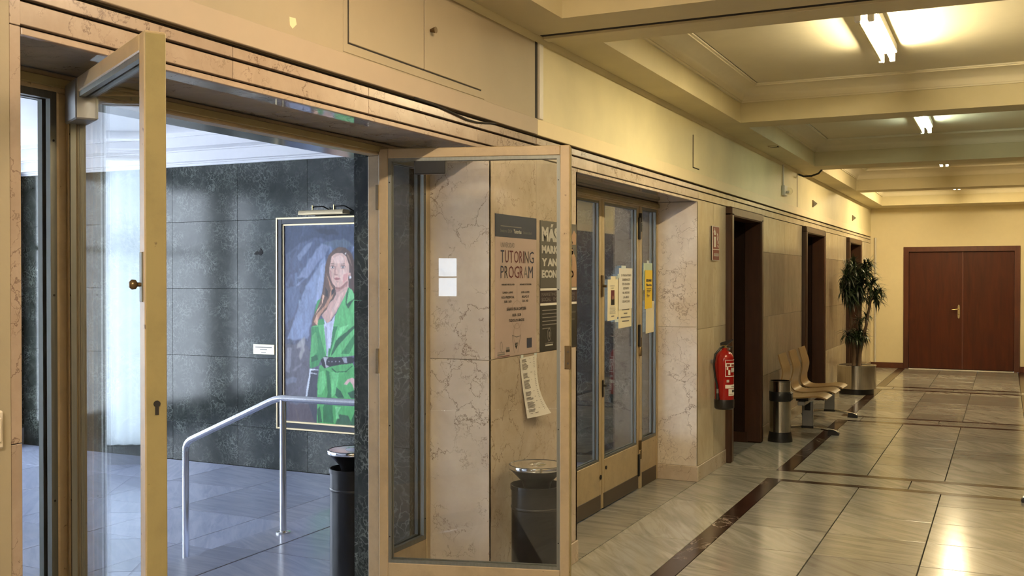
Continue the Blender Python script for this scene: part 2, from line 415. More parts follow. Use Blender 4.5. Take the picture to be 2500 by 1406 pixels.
for (y0, y1) in coffers:
    prof = [(0, 2.995), (.014, 2.995), (.014, 3.008), (.022, 3.008)]
    for k in range(1, 9):
        t = k/8*math.pi/2
        prof.append((.022+.125*(1-math.cos(t)), 3.012+.085*math.sin(t)))
    prof += [(.150, 3.097), (.150, 3.106), (.166, 3.106), (.166, 3.116), (.172, 3.116)]
    verts = []; faces = []
    for o, z in prof:
        verts += [(CX0+o, y0+o, z), (CX1-o, y0+o, z), (CX1-o, y1-o, z), (CX0+o, y1-o, z)]
    for i in range(len(prof)-1):
        for k in range(4):
            faces.append((i*4+k, i*4+(k+1) % 4, i*4+4+(k+1) % 4, i*4+4+k))
    e = (len(prof)-1)*4
    MB().raw(verts, faces).build('cove', M['ceil'], ceiling)
    box_obj('coffer_panel', M['ceil'], ceiling, (CX0+.1, CX1-.1, y0+.1, y1-.1, 3.116, 3.14))
# small picture-rail cornices where wall meets beam
for name, x0, x1 in (('trim_cornice', WX, WX+.022), ('trim_cornice', RX-.022, RX)):
    MB().prism([(x0, CZ-.028), (x1, CZ-.008), (x1, CZ), (x0, CZ)] if x0 == WX else [(x1, CZ-.028), (x1, CZ), (x0, CZ), (x0, CZ-.008)], 'Y', NY, FY).build(name, M['plaster'], kind='structure')

# ------------------------------------------------------------------ left wall
OP = [(1.762, 4.30), (5.40, 7.905)]
PT = [(8.87, 10.06), (12.56, 13.93), (16.33, 17.71)]
SOF = 2.20; FT = 2.325
wl = struct('wall_left'); LY_ = 8.34
segs = [(4.30, 5.40), (7.905, PT[0][0]), (PT[0][1], PT[1][0]), (PT[1][1], PT[2][0]), (PT[2][1], FY)]
box_obj('core', M['beige'], wl, (-2.56, WX+.003, NY, 1.727, 0, FT))
box_obj('core', M['beige'], wl, (-2.86, -2.20, NY, FY, FT-.1, TOP))
for a, b in OP: box_obj('core', M['beige'], wl, (-2.56, -2.20, a-.03, b, SOF+.02, FT-.1))
for a, b in [(1.727, 1.762)] + segs:
    box_obj('core', M['beige'], wl, (-2.56, -2.20, a+.02, b-.02*(a < 7), 0, FT-.1))
for a, b in PT: box_obj('core', M['beige'], wl, (-2.86, -2.20, a, b, 2.225, FT-.1))
box_obj('core', M['dark'], wl, (-2.99, -2.87, LY_, FY+.2, -.2, TOP))
for a, b in zip([8.40]+[q[1] for q in PT], [q[0] for q in PT]+[FY+.1]): box_obj('core', M['dark'], wl, (-2.87, -2.555, a+.002, b-.002, -.2, TOP))
for a, b in PT: box_obj('core', M['dark'], wl, (-2.87, -2.19, a-.02, b+.02, -.2, -.031))
# painted upper wall: near part, far part, each behind its smooth strip
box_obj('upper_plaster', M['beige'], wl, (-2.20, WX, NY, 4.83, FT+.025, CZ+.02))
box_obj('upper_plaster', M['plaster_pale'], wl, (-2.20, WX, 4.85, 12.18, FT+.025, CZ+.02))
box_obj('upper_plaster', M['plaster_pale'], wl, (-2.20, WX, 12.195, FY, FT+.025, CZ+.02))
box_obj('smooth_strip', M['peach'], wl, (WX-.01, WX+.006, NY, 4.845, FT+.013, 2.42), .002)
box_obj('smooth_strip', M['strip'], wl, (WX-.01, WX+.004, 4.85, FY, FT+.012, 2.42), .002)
box_obj('joint', M['dark'], wl, (-2.20, WX+.001, 4.822, 4.852, 2.42, CZ))
box_obj('joint_cover', M['pvc'], wl, (WX-.002, WX+.012, 4.855, 4.905, 2.42, CZ-.03), .003)
box_obj('joint_cover', M['plaster'], wl, (WX+.03, CX1, 4.855, 4.925, CZ-.014, CZ+.004), .002)
box_obj('joint', M['dark'], wl, (WX-.002, WX+.0015, 12.175, 12.20, 2.42, CZ-.03))
# fascia: two bands of marble with recessed grooves, in lengths
def fascia(y0, y1, step, mat):
    ys = [y0]; t = y0
    while t+step < y1-.2: t += step*random.uniform(.85, 1.15); ys.append(t)
    ys.append(y1)
    for a, b in zip(ys, ys[1:]):
        box_obj('fascia_slab', M[mat], wl, (-2.20, WX, a+.001, b-.001, 2.223, 2.279), .0015)
        sh = random.uniform(-.25, .25) if a > y0 else 0
        box_obj('fascia_slab', M[mat], wl, (-2.20, WX, a+.001, b-.001, 2.289, FT-.003), .0015)
fascia(1.727, 4.835, .85, 'fascia'); fascia(4.845, 7.95, 1.0, 'marble'); fascia(7.95, FY, 1.2, 'traver')
for a, b in OP:
    box_obj('fascia_slab', M['fascia' if a < 3 else 'marble'], wl, (-2.195, WX+.004, a, b, SOF-.003, 2.214), .0015)
    n = 2
    for k in range(n):
        box_obj('soffit_slab', M['soffit'], wl, (-2.55, -2.196, a+(b-a)*k/n+.001, a+(b-a)*(k+1)/n-.001, SOF, SOF+.02))
box_obj('groove', M['dark'], wl, (-2.203, -2.1985, 1.727, FY, 2.20, FT+.01))
# wall slabs
def slabs(y0, y1, ysplit, zs, mats, x=WX):
    ys = [y0]+list(ysplit)+[y1]
    for i, (a, b) in enumerate(zip(ys, ys[1:])):
        for j, (c, d) in enumerate(zip(zs, zs[1:])):
            box_obj('slab', M[mats[j] if isinstance(mats, (list, tuple)) else mats], wl, (x-.02, x, a+.001, b-.001, c+.001, d-.001), .0015)
slabs(1.727, 1.762, [], [0, 1.194, 2.217, 2.8], 'fascia', WX+.001)
slabs(4.30, 5.40, [4.838], [.12, 1.214, 2.217], 'marble')
slabs(7.905, PT[0][0]-.03, [8.414], [.12, 1.195, 2.217], 'traver')
slabs(PT[0][1]+.03, PT[1][0]-.03, [10.62, 11.45], [.12, .62, 1.21, 1.86, 2.217], ['traver_refl', 'traver_refl', 'traver_refl', 'traver'])  # lower rows carry the painted dark reflection
slabs(PT[1][1]+.03, PT[2][0]-.03, [14.6, 15.4], [.12, .62, 1.21, 1.86, 2.217], ['traver', 'traver_refl', 'traver_refl', 'traver'])
slabs(PT[2][1]+.03, FY, [18.6], [.12, 1.21, 2.217], 'traver')
for a, b in [(4.30, 5.40), (7.905, PT[0][0]-.055), (PT[0][1]+.055, PT[1][0]-.055), (PT[1][1]+.055, PT[2][0]-.055), (PT[2][1]+.055, FY)]:
    box_obj('plinth', M['marble' if a < 8.5 else 'traver'], wl, (-2.20, WX+.010, a+.021*(a < 8), b, 0, .12), .003)
# reveals of the two openings (they face the camera)
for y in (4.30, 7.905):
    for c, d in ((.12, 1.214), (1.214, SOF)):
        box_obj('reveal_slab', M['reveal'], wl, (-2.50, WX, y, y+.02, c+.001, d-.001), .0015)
    box_obj('plinth', M['marble'], wl, (-2.50, WX+.010, y-.010, y+.02, 0, .12), .003)
for y in (1.762, 5.40):
    for c, d in ((0, 1.194), (1.194, SOF)):
        box_obj('reveal_slab', M['fascia'], wl, (-2.50, WX, y-.02, y, c+.001, d-.001), .0015)
# chipped paint spots and nail on the near plaster
MB().prism([(2.813, 2.480), (2.846, 2.482), (2.852, 2.463), (2.830, 2.444), (2.815, 2.452)], 'X', WX-.001, WX+.0012).build('chip', M['strip'], wl)
# wall cupboard over the opening
cup = thing('wall_cupboard', 'cream wall cupboard with two flush doors and a dark knob above the open entrance', 'cupboard', (WX, 3.69, 2.44))
box_obj('frame', M['beige'], cup, (WX-.004, WX+.003, 3.125, 4.25, 2.425, 2.795), .002)
box_obj('seam', M['dark'], cup, (WX-.001, WX+.0036, 3.15, 4.215, 2.458, 2.79))
box_obj('door', M['beige'], cup, (WX, WX+.008, 3.156, 3.692, 2.463, 2.79), .002)
d2 = box_obj('door', M['beige'], cup, (WX, WX+.008, 3.699, 4.212, 2.463, 2.79), .002)
MB().tube([(WX+.006, 3.745, 2.634), (WX+.02, 3.745, 2.634), (WX+.034, 3.745, 2.634)], [.006, .010, .014], 12).build('knob', M['bronze'], d2)
hp = thing('wall_hatch', 'small upright blank cover plate on yellow wall above closed glazed doors', 'cover plate', (WX, 7.87, 2.456))
box_obj('seam', M['dark'], hp, (WX-.002, WX+.002, 7.775, 7.955, 2.45, 2.705))
box_obj('plate', M['plaster_pale'], hp, (WX-.002, WX+.006, 7.79, 7.958, 2.457, 2.71), .002)

# dark marble lobby cladding around the openings
wb = struct('wall_lobby_side')
for (a, b, c, d) in ((4.22, 4.26, -2.86, -2.565), (7.87, 7.90, -2.86, -2.565)):
    for z0, z1 in ((0, .785), (.785, 1.49), (1.49, 2.19), (2.19, 3.2)):
        box_obj('slab', M['green'], wb, (c, d, a, b, z0+.001, z1-.001))
for (a, b) in ((4.22, 5.48), (7.87, LY)):
    for z0, z1 in ((0, .785), (.785, 1.49), (1.49, 2.19), (2.19, 3.2)):
        box_obj('slab', M['green'], wb, (-2.88, -2.86, a, b, z0+.001, z1-.001))
for (a, b) in ((4.26, 5.46), (7.90, LY)): box_obj('core', M['dark'], wb, (-2.86, -2.57, a, b, 0, 2.22))
box_obj('core', M['dark'], wb, (-2.86, -2.57, NY, 1.70, 0, 2.22))
for a, b in OP: box_obj('lintel_slab', M['green'], wb, (-2.98, -2.57, a-.1, b+.1, 2.205, 3.2))
box_obj('core', M['green'], wb, (-2.975, -2.862, NY, LY, 2.206, 3.2))

# three dark wooden portals in the left wall
for k, (a, b) in enumerate(PT):
    p = struct('door_%d' % (k+3), ['dark wooden doorway beside the fire extinguisher', 'dark wooden doorway behind the row of wooden seats', 'dark wooden doorway behind the tall potted plant'][k], 'doorway', (WX, (a+b)/2, 0))
    fw = .05
    for s, (u, v) in enumerate(((a-fw, a+.035), (b-.035, b+fw))):
        box_obj('jamb', M['portal'], p, (-2.30, WX+.055, u, v, 0, 2.17), .012)
    box_obj('head', M['portal'], p, (-2.30, WX+.055, a-fw, b+fw, 2.135, 2.218), .012)
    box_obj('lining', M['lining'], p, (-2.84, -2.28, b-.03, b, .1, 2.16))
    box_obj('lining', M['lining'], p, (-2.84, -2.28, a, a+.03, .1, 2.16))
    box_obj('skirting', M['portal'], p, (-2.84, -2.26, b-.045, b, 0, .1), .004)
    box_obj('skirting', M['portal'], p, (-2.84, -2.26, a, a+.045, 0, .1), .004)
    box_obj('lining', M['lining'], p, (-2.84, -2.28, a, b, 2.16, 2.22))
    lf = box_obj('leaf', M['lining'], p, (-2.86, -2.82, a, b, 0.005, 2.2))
    tile(floor, 'tile', -2.86, WX, a+.03, b-.03)

# ------------------------------------------------------------------ far wall, right wall, near wall
wf = struct('wall_far')
DX0, DX1, DT = -1.624, .222, 2.147
box_obj('core', M['far'], wf, (-2.9, DX0+.05, FY, FY+.2, 0, TOP))
box_obj('core', M['far'], wf, (DX1-.05, RX+.15, FY, FY+.2, 0, TOP))
box_obj('core', M['far'], wf, (DX0+.05, DX1-.05, FY, FY+.2, DT-.05, TOP))
for a, b in ((WX, DX0), (DX1, RX)): box_obj('baseboard_far', M['doorf'], None, (a, b, FY-.015, FY, 0, .10), .003, kind='structure')
d4 = struct('door_6', 'reddish wooden double door in the far wall', 'door', (-.7, FY, 0))
MB().prism([(DX0, 0), (DX0+.085, 0), (DX0+.085, DT-.085), (DX1-.085, DT-.085), (DX1-.085, 0), (DX1, 0), (DX1, DT), (DX0, DT)], 'Y', FY-.022, FY+.19).build('frame', M['doorf'], d4)
box_obj('backing', M['dark'], d4, (DX0+.02, DX1-.02, FY+.17, FY+.2, 0, DT))
mid = -.667
l1 = box_obj('leaf', M['door'], d4, (DX0+.088, mid-.002, FY+.02, FY+.06, .018, DT-.088), .002)
l2 = box_obj('leaf', M['door'], d4, (mid+.002, DX1-.088, FY+.02, FY+.06, .018, DT-.088), .002)
box_obj('astragal', M['doorf'], l2, (mid-.012, mid+.012, FY+.008, FY+.021, .02, DT-.09), .002)
box_obj('lit_threshold', M['white_print'], d4, (DX0+.09, DX1-.09, FY-.02, FY+.10, 0, .008))  # painted white to stand for the light under the door
hx = -.728
MB().prism([(hx-.018, .93), (hx-.012, .905), (hx, .897), (hx+.012, .905), (hx+.018, .93), (hx+.018, 1.10), (hx+.012, 1.13), (hx, 1.138), (hx-.012, 1.13), (hx-.018, 1.10)], 'Y', FY+.012, FY+.021).build('handle_plate', M['brass'], l1)
MB().tube([(hx, FY+.015, 1.06), (hx, FY-.03, 1.06), (hx-.03, FY-.038, 1.06), (hx-.11, FY-.036, 1.052)], .009, 10).build('handle', M['brass'], l1)
MB().tube([(hx, FY+.015, .965), (hx, FY+.004, .965)], .011, 12).build('lock_cylinder', M['bronze'], l1)
wr = struct('wall_right')
box_obj('core', M['plaster_pale'], wr, (RX, RX+.12, NY, FY, 0, TOP))
ys = [NY+k*1.3 for k in range(19)]
for a, b in zip(ys, ys[1:]):
    for c, d in ((0.12, 1.21), (1.21, 2.32)): box_obj('slab', M['dado'], wr, (RX-.012, RX+.002, a+.001, min(b, FY)-.001, c+.001, d-.001), .001)
box_obj('smooth_strip', M['strip'], wr, (RX-.006, RX+.002, NY, FY, 2.33, 2.42))
box_obj('plinth', M['dado'], wr, (RX-.022, RX+.002, NY, FY, 0, .12))
wn = struct('wall_near')
nx0, nx1, nz0, nz1 = -1.80, -1.54, 1.36, 1.86       # small window, mirrored in the open door's glass
for q in ((-2.9, nx0, 0, TOP), (nx1, RX+.12, 0, TOP), (nx0, nx1, 0, nz0), (nx0, nx1, nz1, TOP)): box_obj('core', M['dado'], wn, (q[0], q[1], NY-.1, NY, q[2], q[3]))
w = struct('window_7', None, None, (-1.67, NY, 1.36))
f = MB().box(nx0, nx0+.02, NY-.06, NY+.01, nz0, nz1).box(nx1-.02, nx1, NY-.06, NY+.01, nz0, nz1).box(nx0+.02, nx1-.02, NY-.06, NY+.01, nz0, nz0+.02).box(nx0+.02, nx1-.02, NY-.06, NY+.01, nz1-.02, nz1).box(nx0+.02, nx1-.02, NY-.05, NY, 1.60, 1.62)
f.build('frame', M['wframe'], w); box_obj('pane', M['wglass'], w, (nx0+.02, nx1-.02, NY-.04, NY-.035, nz0+.02, nz1-.02))

# ------------------------------------------------------------------ lobby shell
ld = struct('wall_lobby')
box_obj('core', M['dark'], ld, (WINX-.3, -2.57, LY+.022, LY+.2, LZ-.2, 3.3))
zr = [LZ, .08, .785, 1.49, 2.19, 2.80]
xr = [WINX+.02, -9.76, -8.88, -8.0, -7.12, -6.24, -5.36, -4.48, -3.60, -2.885]
for a, b in zip(xr, xr[1:]):
    for c, d in zip(zr, zr[1:]):
        box_obj('slab', M['green'], ld, (a+.0012, b-.0012, LY, LY+.02, c+.0012, d-.0012), .001)
cl = struct('ceiling')
box_obj('slab', M['white'], cl, (WINX-.3, -2.86, NY, LY+.2, 3.08, 3.18))
for pr, z0, z1 in ((.035, 2.775, 2.80), (.05, 2.80, 2.815), (.10, 2.815, 2.92), (.13, 2.92, 2.935), (.30, 2.935, 3.04), (.32, 3.04, 3.085)):
    box_obj('cornice', M['white'], cl, (WINX+.01, -2.885, LY-pr, LY+.02, z0, z1), .004)
for pr, z0, z1 in ((.035, 2.89, 2.92), (.10, 2.92, 3.0), (.28, 3.0, 3.085)):
    box_obj('cornice', M['white'], cl, (WINX, WINX+pr, NY, LY, z0, z1), .004)
    box_obj('cornice', M['white'], cl, (-2.98-pr, -2.976, NY, LY, z0, z1), .004)
box_obj('wall_lobby_near', M['white'], None, (WINX-.3, -2.57, NY-.1, NY, LZ, 3.2), kind='structure')
ww = struct('wall_window')
wins = [(6.75, 8.20), (5.05, 6.45), (3.35, 4.75), (1.65, 3.05), (-.05, 1.35), (-1.75, -.35)]
SILL, HEAD = -.14, 2.86
box_obj('core', M['panelg'], ww, (WINX-.2, WINX, NY, LY+.2, LZ, SILL))
box_obj('core', M['white'], ww, (WINX-.2, WINX, NY, LY+.2, HEAD, 3.2))
prev = NY
for a, b in sorted(wins)+[(LY+.2, 0)]:
    box_obj('pier', M['green'] if a > 8 else M['panelg'], ww, (WINX-.2, WINX, prev, a, SILL, HEAD)); prev = b
for k, (a, b) in enumerate(wins):
    w = struct('window_%d' % (k+1), None, None, (WINX, (a+b)/2, SILL))
    f = MB()
    f.box(WINX-.08, WINX+.02, a, a+.05, SILL, HEAD).box(WINX-.08, WINX+.02, b-.05, b, SILL, HEAD).box(WINX-.08, WINX+.02, a+.05, b-.05, SILL, SILL+.05).box(WINX-.08, WINX+.02, a+.05, b-.05, HEAD-.05, HEAD)
    f.box(WINX-.06, WINX+.01, a+.05, b-.05, 1.93, 1.98); f.build('frame', M['wframe'], w)
    box_obj('pane', M['wglass'], w, (WINX-.035, WINX-.03, a+.05, b-.05, SILL+.05, 1.93))
    box_obj('pane', M['wglass'], w, (WINX-.035, WINX-.03, a+.05, b-.05, 1.98, HEAD-.05))

# pale curtain added to dim part of one lobby window, mirrored in the open leaf
cm, nt, b_ = new_mat('curtain_cloth'); nt.nodes.remove(b_); tr = nd(nt, 'ShaderNodeBsdfTranslucent'); tr.inputs[0].default_value = (.55, .60, .64, 1)
df = nd(nt, 'ShaderNodeBsdfDiffuse'); df.inputs[0].default_value = (.70, .72, .74, 1); ms = nd(nt, 'ShaderNodeMixShader'); ms.inputs[0].default_value = .5
lk(nt, tr.outputs[0], ms.inputs[1]); lk(nt, df.outputs[0], ms.inputs[2]); lk(nt, ms.outputs[0], nt.nodes['Material Output'].inputs[0]); M['curtain'] = cm
t = thing('curtain', 'added pale pleated curtain dimming part of a lobby window, mirrored in the open door glass', 'curtain', (WINX+.10, 3.95, SILL))
V = []; F = []; n = 60
for i in range(n+1):
    y_ = 3.36+i/n*1.10; x_ = WINX+.10+.022*math.sin(i*.9)
    V += [(x_, y_, SILL+.03), (x_, y_, 2.80)]
F = [(2*i, 2*i+2, 2*i+3, 2*i+1) for i in range(n)]
me = bpy.data.meshes.new('cloth'); me.from_pydata(V, [], F); me.materials.append(cm); me.polygons.foreach_set('use_smooth', [True]*n); put('cloth', me, t)
MB().tube([(WINX+.10, 3.25, 2.81), (WINX+.10, 4.85, 2.81)], .012, 10).build('rod', M['rail'], t)
for y_ in (3.30, 4.80): box_obj('rod_bracket', M['rail'], t, (WINX, WINX+.112, y_-.008, y_+.008, 2.80, 2.825))

# ------------------------------------------------------------------ glazed entrances
FX0, FX1 = -2.555, -2.495          # frame depth
ZT = 2.142                         # underside of header
def sidelight(parent, y0, y1):
    box_obj('sill_panel', M['frame'], parent, (FX0+.012, FX1-.006, y0, y1, .10, .35), .002)
    box_obj('kick_plate', M['kick'], parent, (FX0+.01, FX1-.003, y0, y1, 0.001, .115), .002)
    b = MB(); w = .022
    for x0, x1 in ((FX1-.022, FX1-.004), (FX0+.004, FX0+.022)):
        b.box(x0, x1, y0, y0+w, .35, ZT).box(x0, x1, y1-w, y1, .35, ZT).box(x0, x1, y0+w, y1-w, .35, .35+w).box(x0, x1, y0+w, y1-w, ZT-w, ZT)
    bd = b.build('glazing_bead', M['bead'], parent)
    s = MB()
    for z in (.45, .95, 1.55, 2.0):
        for y in (y0+w/2, y1-w/2): s.tube([(FX1-.005, y, z), (FX1-.0025, y, z)], .0035, 6)
    s.build('screws', M['dark'], parent, kind='stuff')
    box_obj('pane', M['glass'], parent, (-2.528, -2.522, y0+.008, y1-.008, .36, ZT-.01))
def entrance(name, label, y0, y1, hl, hr):
    e = struct(name, label, 'door frame', (-2.525, (y0+y1)/2, 0))
    box_obj('header', M['frame'], e, (FX0, FX1, y0, y1, ZT, SOF-.003), .004)
    box_obj('header_stop', M['framed'], e, (FX1, FX1+.012, y0, y1, ZT+.012, SOF-.018), .003)
    for a, b in ((y0, y0+.035), (hl-.055, hl-.004), (hr+.004, hr+.055), (y1-.035, y1)):
        box_obj('post', M['frame'], e, (FX0, FX1, a, b, 0, ZT), .004)
    sidelight(e, y0+.035, hl-.055); sidelight(e, hr+.055, y1-.035)
    return e
e1 = entrance('door_1', 'ochre painted frame of the open entrance nearest the camera', 1.762, 4.30, 2.195, 3.845)
e2 = entrance('door_2', 'ochre painted frame of the closed entrance past the marble pillar', 5.40, 7.905, 5.855, 7.445)

LT = .05
def leaf(label, hinge, ang, w=.82, flip=1, extras=True, mats=('frame', 'framed')):
    """glazed door leaf along local +x from the hinge, thickness along y"""
    t = thing('glass_door_leaf', label, 'door', (hinge[0], hinge[1], 0), R(ang), 'glazed entrance doors')
    zb, zt, st = .012, 2.168, .042
    P = lambda m, nm, mat, par=t, **k: m.build(nm, M[mat], par, local=True, **k)
    h = LT/2
    P(MB().box(0, st, -h, h, zb, zt, .003), 'stile', mats[0]); P(MB().box(w-st, w, -h, h, zb, zt, .003), 'stile', mats[0])
    P(MB().box(w, w+.004, -h+.002, h-.002, zb, zt-.006, .0015), 'edge_strip', mats[1], label='olive painted meeting edge')
    P(MB().box(st, w-st, -h, h, zt-.042, zt, .003), 'top_rail', mats[0])
    P(MB().box(st, w-st, -h, h, .10, .345, .003), 'bottom_rail', mats[0])
    P(MB().box(st-.02, w-st+.02, -h-.003, h+.003, zb, .115, .002), 'kick_plate', 'kick')
    b = MB(); k = .014; z0, z1 = .345, zt-.042
    for y0, y1 in ((-h+.004, -.006), (.006, h-.004)):
        b.box(st, st+k, y0, y1, z0, z1).box(w-st-k, w-st, y0, y1, z0, z1).box(st+k, w-st-k, y0, y1, z0, z0+k).box(st+k, w-st-k, y0, y1, z1-k, z1)
    P(b, 'glazing_bead', 'bead')
    P(MB().box(st+.004, w-st-.004, -.003, .003, z0+.004, z1-.004), 'pane', 'glass')
    s = MB()
    for z in (.46, .95, 1.55, 2.02):
        for y in (-h+.004, h-.004):
            for x in (st+k/2, w-st-k/2): s.tube([(x, y*.98, z), (x, y+math.copysign(.001, y), z)], .003, 6)
    P(s, 'screws', 'dark', kind='stuff')
    for z in (.30, 1.08, 2.02):
        P(MB().tube([(-.008, -flip*(h+.004), z-.07), (-.008, -flip*(h+.004), z-.004), (-.008, -flip*(h+.004), z), (-.008, -flip*(h+.004), z+.004), (-.008, -flip*(h+.004), z+.07)], [.016, .016, .012, .016, .016], 10), 'hinge', 'bronze' if z < 2 else 'black')
    return t, P, h
# open leaf at the left, swung out towards the camera
t, P, h = leaf('open glazed door leaf at left seen along its thick olive edge', (-2.497, 2.20), -29.5, .84, 1)
P(MB().tube([(.815, -h-.001, 1.585), (.815, -h-.010, 1.585), (.815, -h-.014, 1.585), (.815, -h-.022, 1.585), (.815, -h-.028, 1.585)], [.005, .005, .011, .012, .007], 14), 'knob', 'bronze')
P(MB().box(.805, .825, -h-.003, -h+.001, 1.545, 1.66, .001), 'lock_plate', 'bead')
P(MB().tube([(.842, .0, 1.31), (.846, .0, 1.31)], .008, 10).box(.842, .8455, -.004, .004, 1.285, 1.31), 'keyhole', 'dark')
P(MB().box(.03, .17, -h-.006, h+.006, 2.05, 2.165, .004), 'pivot_fitting', 'greym')
# open leaf in front of the marble pillar
t, P, h = leaf('open glazed door leaf standing before the marble pillar with posters', (-2.497, 3.86), 16.5, .845, -1)
P(MB().box(.16, .30, -.02, .02, 2.055, 2.13, .003), 'pivot_fitting', 'blackm')
P(MB().box(.822, .851, -h-.003, -h+.02, 1.21, 1.31, .002), 'lock_plate', 'bronze')
for z in (1.235, 1.285): P(MB().tube([(.838, -h-.0045, z), (.838, -h-.001, z)], .005, 8), 'screw', 'chrome')
for z in (1.18, 1.9): P(MB().box(-.012, .0, -h-.004, -h+.012, z, z+.11), 'latch', 'chrome')
# closed pair
t, P, h = leaf('closed glazed door leaf nearer the marble pillar, no papers on it', (-2.525, 5.858), 90, .786, 1)
P(MB().box(.765, .80, -h-.010, -h, 1.47, 1.62, .003).tube([(.785, -h-.01, 1.545), (.785, -h-.035, 1.545)], .010, 10), 'lock', 'bronze')
P(MB().tube([(.76, -h-.002, .235), (.76, -h-.008, .235)], .016, 14), 'floor_bolt', 'blackm')
t, P, h = leaf('closed glazed door leaf with white and cream notices taped on', (-2.525, 7.442), -90, .786, -1)
P(MB().box(.772, .79, h, h+.008, .78, .90, .003).tube([(.78, h+.008, .86), (.78, h+.03, .86)], .009, 10), 'lock', 'blackm')
P(MB().tube([(.72, h+.002, .285), (.72, h+.008, .285)], .012, 14), 'floor_bolt', 'blackm')
P(MB().box(.0, .03, h, h+.014, .10, .27, .006), 'floor_pivot', 'blackm')
for z in (1.08, 1.89): P(MB().box(-.012, .03, h+.0, h+.016, z, z+.17, .006), 'hinge_cover', 'blackm')

# ------------------------------------------------------------------ ceiling lamps
for k, (y, c, s, n) in enumerate(LAMPS):
    if k == 0: lab = 'twin fluorescent batten behind the camera in the near coffer'
    else: lab = ['', 'fluorescent batten in the coffer above the open entrance', 'bright fluorescent batten in the large near coffer', 'cool white fluorescent batten in the second coffer', 'fluorescent batten in the third coffer showing only its tube ends', 'fluorescent batten in the last coffer before the far wall'][k]
    t = thing('ceiling_lamp', lab, 'lamp', (LX, y, 3.115), 0, 'fluorescent ceiling lamps')
    L = .60
    box_obj('housing', M['battn'], t, (LX-.062, LX+.062, y-L, y+L, 3.055, 3.116), .006)
    em = emit('tube_glow_%d' % k, c, s)
    for q, dx in enumerate((.034, -.034)):
        lit = q < n
        hz = 3.018
        MB().tube([(LX+dx, y-L+.03, hz), (LX+dx, y+L-.0, hz)], .014, 10).build('tube', em if lit else M['offtube'], t)
        for yy in (y-L+.01, y+L-.01):
            MB().box(LX+dx-.017, LX+dx+.017, yy-.022, yy+.022, hz-.020, 3.056, .005).build('tube_holder', M['battn'], t)

# ------------------------------------------------------------------ posters and papers on the pillar
t = thing('poster', 'pale rose tutoring poster with a navy top on the pillar', 'poster', (WX, 4.6, 1.218))
box_obj('sheet', M['rose'], t, (WX+.0005, WX+.0025, 4.362, 4.835, 1.219, 1.800))
box_obj('heading', M['navy'], t, (WX+.0005, WX+.003, 4.362, 4.835, 1.797, 1.906))
p = Print((WX+.003, 4.362, 1.219), (0, 1, 0), (1, 0, 0), .0006)
p.rect('inkg', .055, .29, .629, .633)
p.text('Invierno 2024', 'inkg', .055, .601, .125, .016); p.text('Tutorías', 'inkl', .20, .600, .09, .019, bold=.003); p.text('Universidad', 'inkg', .31, .601, .10, .014)
p.text('UNIVERSIDAD', 'inkg', .055, .529, .155, .024)
xx = .055
for ch, ink, w in (('T', 'inkn', .04), ('U', 'inkm', .04), ('T', 'inkm', .042), ('O', 'inkm', .053), ('R', 'inkm', .036), ('I', 'inkm', .008), ('N', 'ink', .047), ('G', 'inkn', .055)):
    p.text(ch, ink, xx, .455, w, .060); xx += w+.009
xx = .055
for ch, ink, w in (('P', 'inkn', .035), ('R', 'ink', .038), ('O', 'inkm', .058), ('G', 'inkm', .055), ('R', 'inkm', .037), ('A', 'inkg', .05), ('M', 'inkn', .055)):
    p.text(ch, ink, xx, .380, w, .060); xx += w+.0075
for x, w, s in ((.065, .145, 'HORARIO PSICOLOGÍA'), (.27, .14, 'HORARIO ECONOMÍA')): p.text(s, 'ink', x, .345, w, .010, bold=.004)
for cx, rows in ((.135, ('LUNES A JUEVES', 'AULA PRESENCIAL', '14.00 - 16.00')), (.335, ('LUNES A JUEVES', 'AULA 2.15', '12.00 - 14.00'))):
    for i, (s, w) in enumerate(zip(rows, (.115, .145, .08) if cx < .2 else (.10, .085, .07))): p.text(s, 'ink', cx, .303-i*.021, w, .012, 'CENTER', .003)
p.rect('inkg', .238, .2395, .25, .35)
p.text('SÁBADO EN LA CAFETERÍA', 'ink', .235, .222, .225, .019, 'CENTER', .003); p.text('10.30 - 13.30', 'ink', .235, .192, .10, .014, 'CENTER', .004); p.text('TODOS LOS GRADOS', 'ink', .235, .166, .175, .014, 'CENTER', .004)
# pencil drawn at the foot of the sheet
def ring(cx, cz, rx, rz, w, n=22): return [[(cx+rx*math.cos(a), cz+rz*math.sin(a)), (cx+rx*math.cos(b), cz+rz*math.sin(b)), (cx+(rx-w)*math.cos(b), cz+(rz-w)*math.sin(b)), (cx+(rx-w)*math.cos(a), cz+(rz-w)*math.sin(a))] for a, b in ((2*math.pi*i/n, 2*math.pi*(i+1)/n) for i in range(n))]
for q in ring(.238, .105, .04, .055, .003): p.poly('inkpale', q)
for q in ring(.238, .20, .07, .07, .002): p.poly('inkpale', q)
for x0, x1 in ((.182, .205), (.280, .245)): p.poly('inkg', [(x0, .100), (x0+.003, .100), (x1+.003, .012), (x1, .012)])
p.poly('inkg', [(.182, .100), (.232, .088), (.282, .092), (.282, .095), (.232, .092), (.182, .103)])
p.poly('ink', [(.213, .062), (.245, .062), (.245, .048), (.230, .030), (.214, .048)]); p.rect('inkl', .213, .245, .055, .0565, .0003); p.rect('inkl', .213, .245, .049, .0505, .0003)
for q in ring(.062, .052, .014, .024, .003): p.poly('inkg', q)
p.rect('inkg', .02, .10, .022, .026); p.rect('inkg', .02, .10, .010, .018); p.rect('inkm', .02, .155, .003, .006); p.rect('ink', .115, .155, .022, .034); p.rect('inkg', .118, .152, .036, .046)
p.rect('inkn', .355, .415, .028, .072); p.rect('ink', .355, .415, .072, .078)
p.build(t)

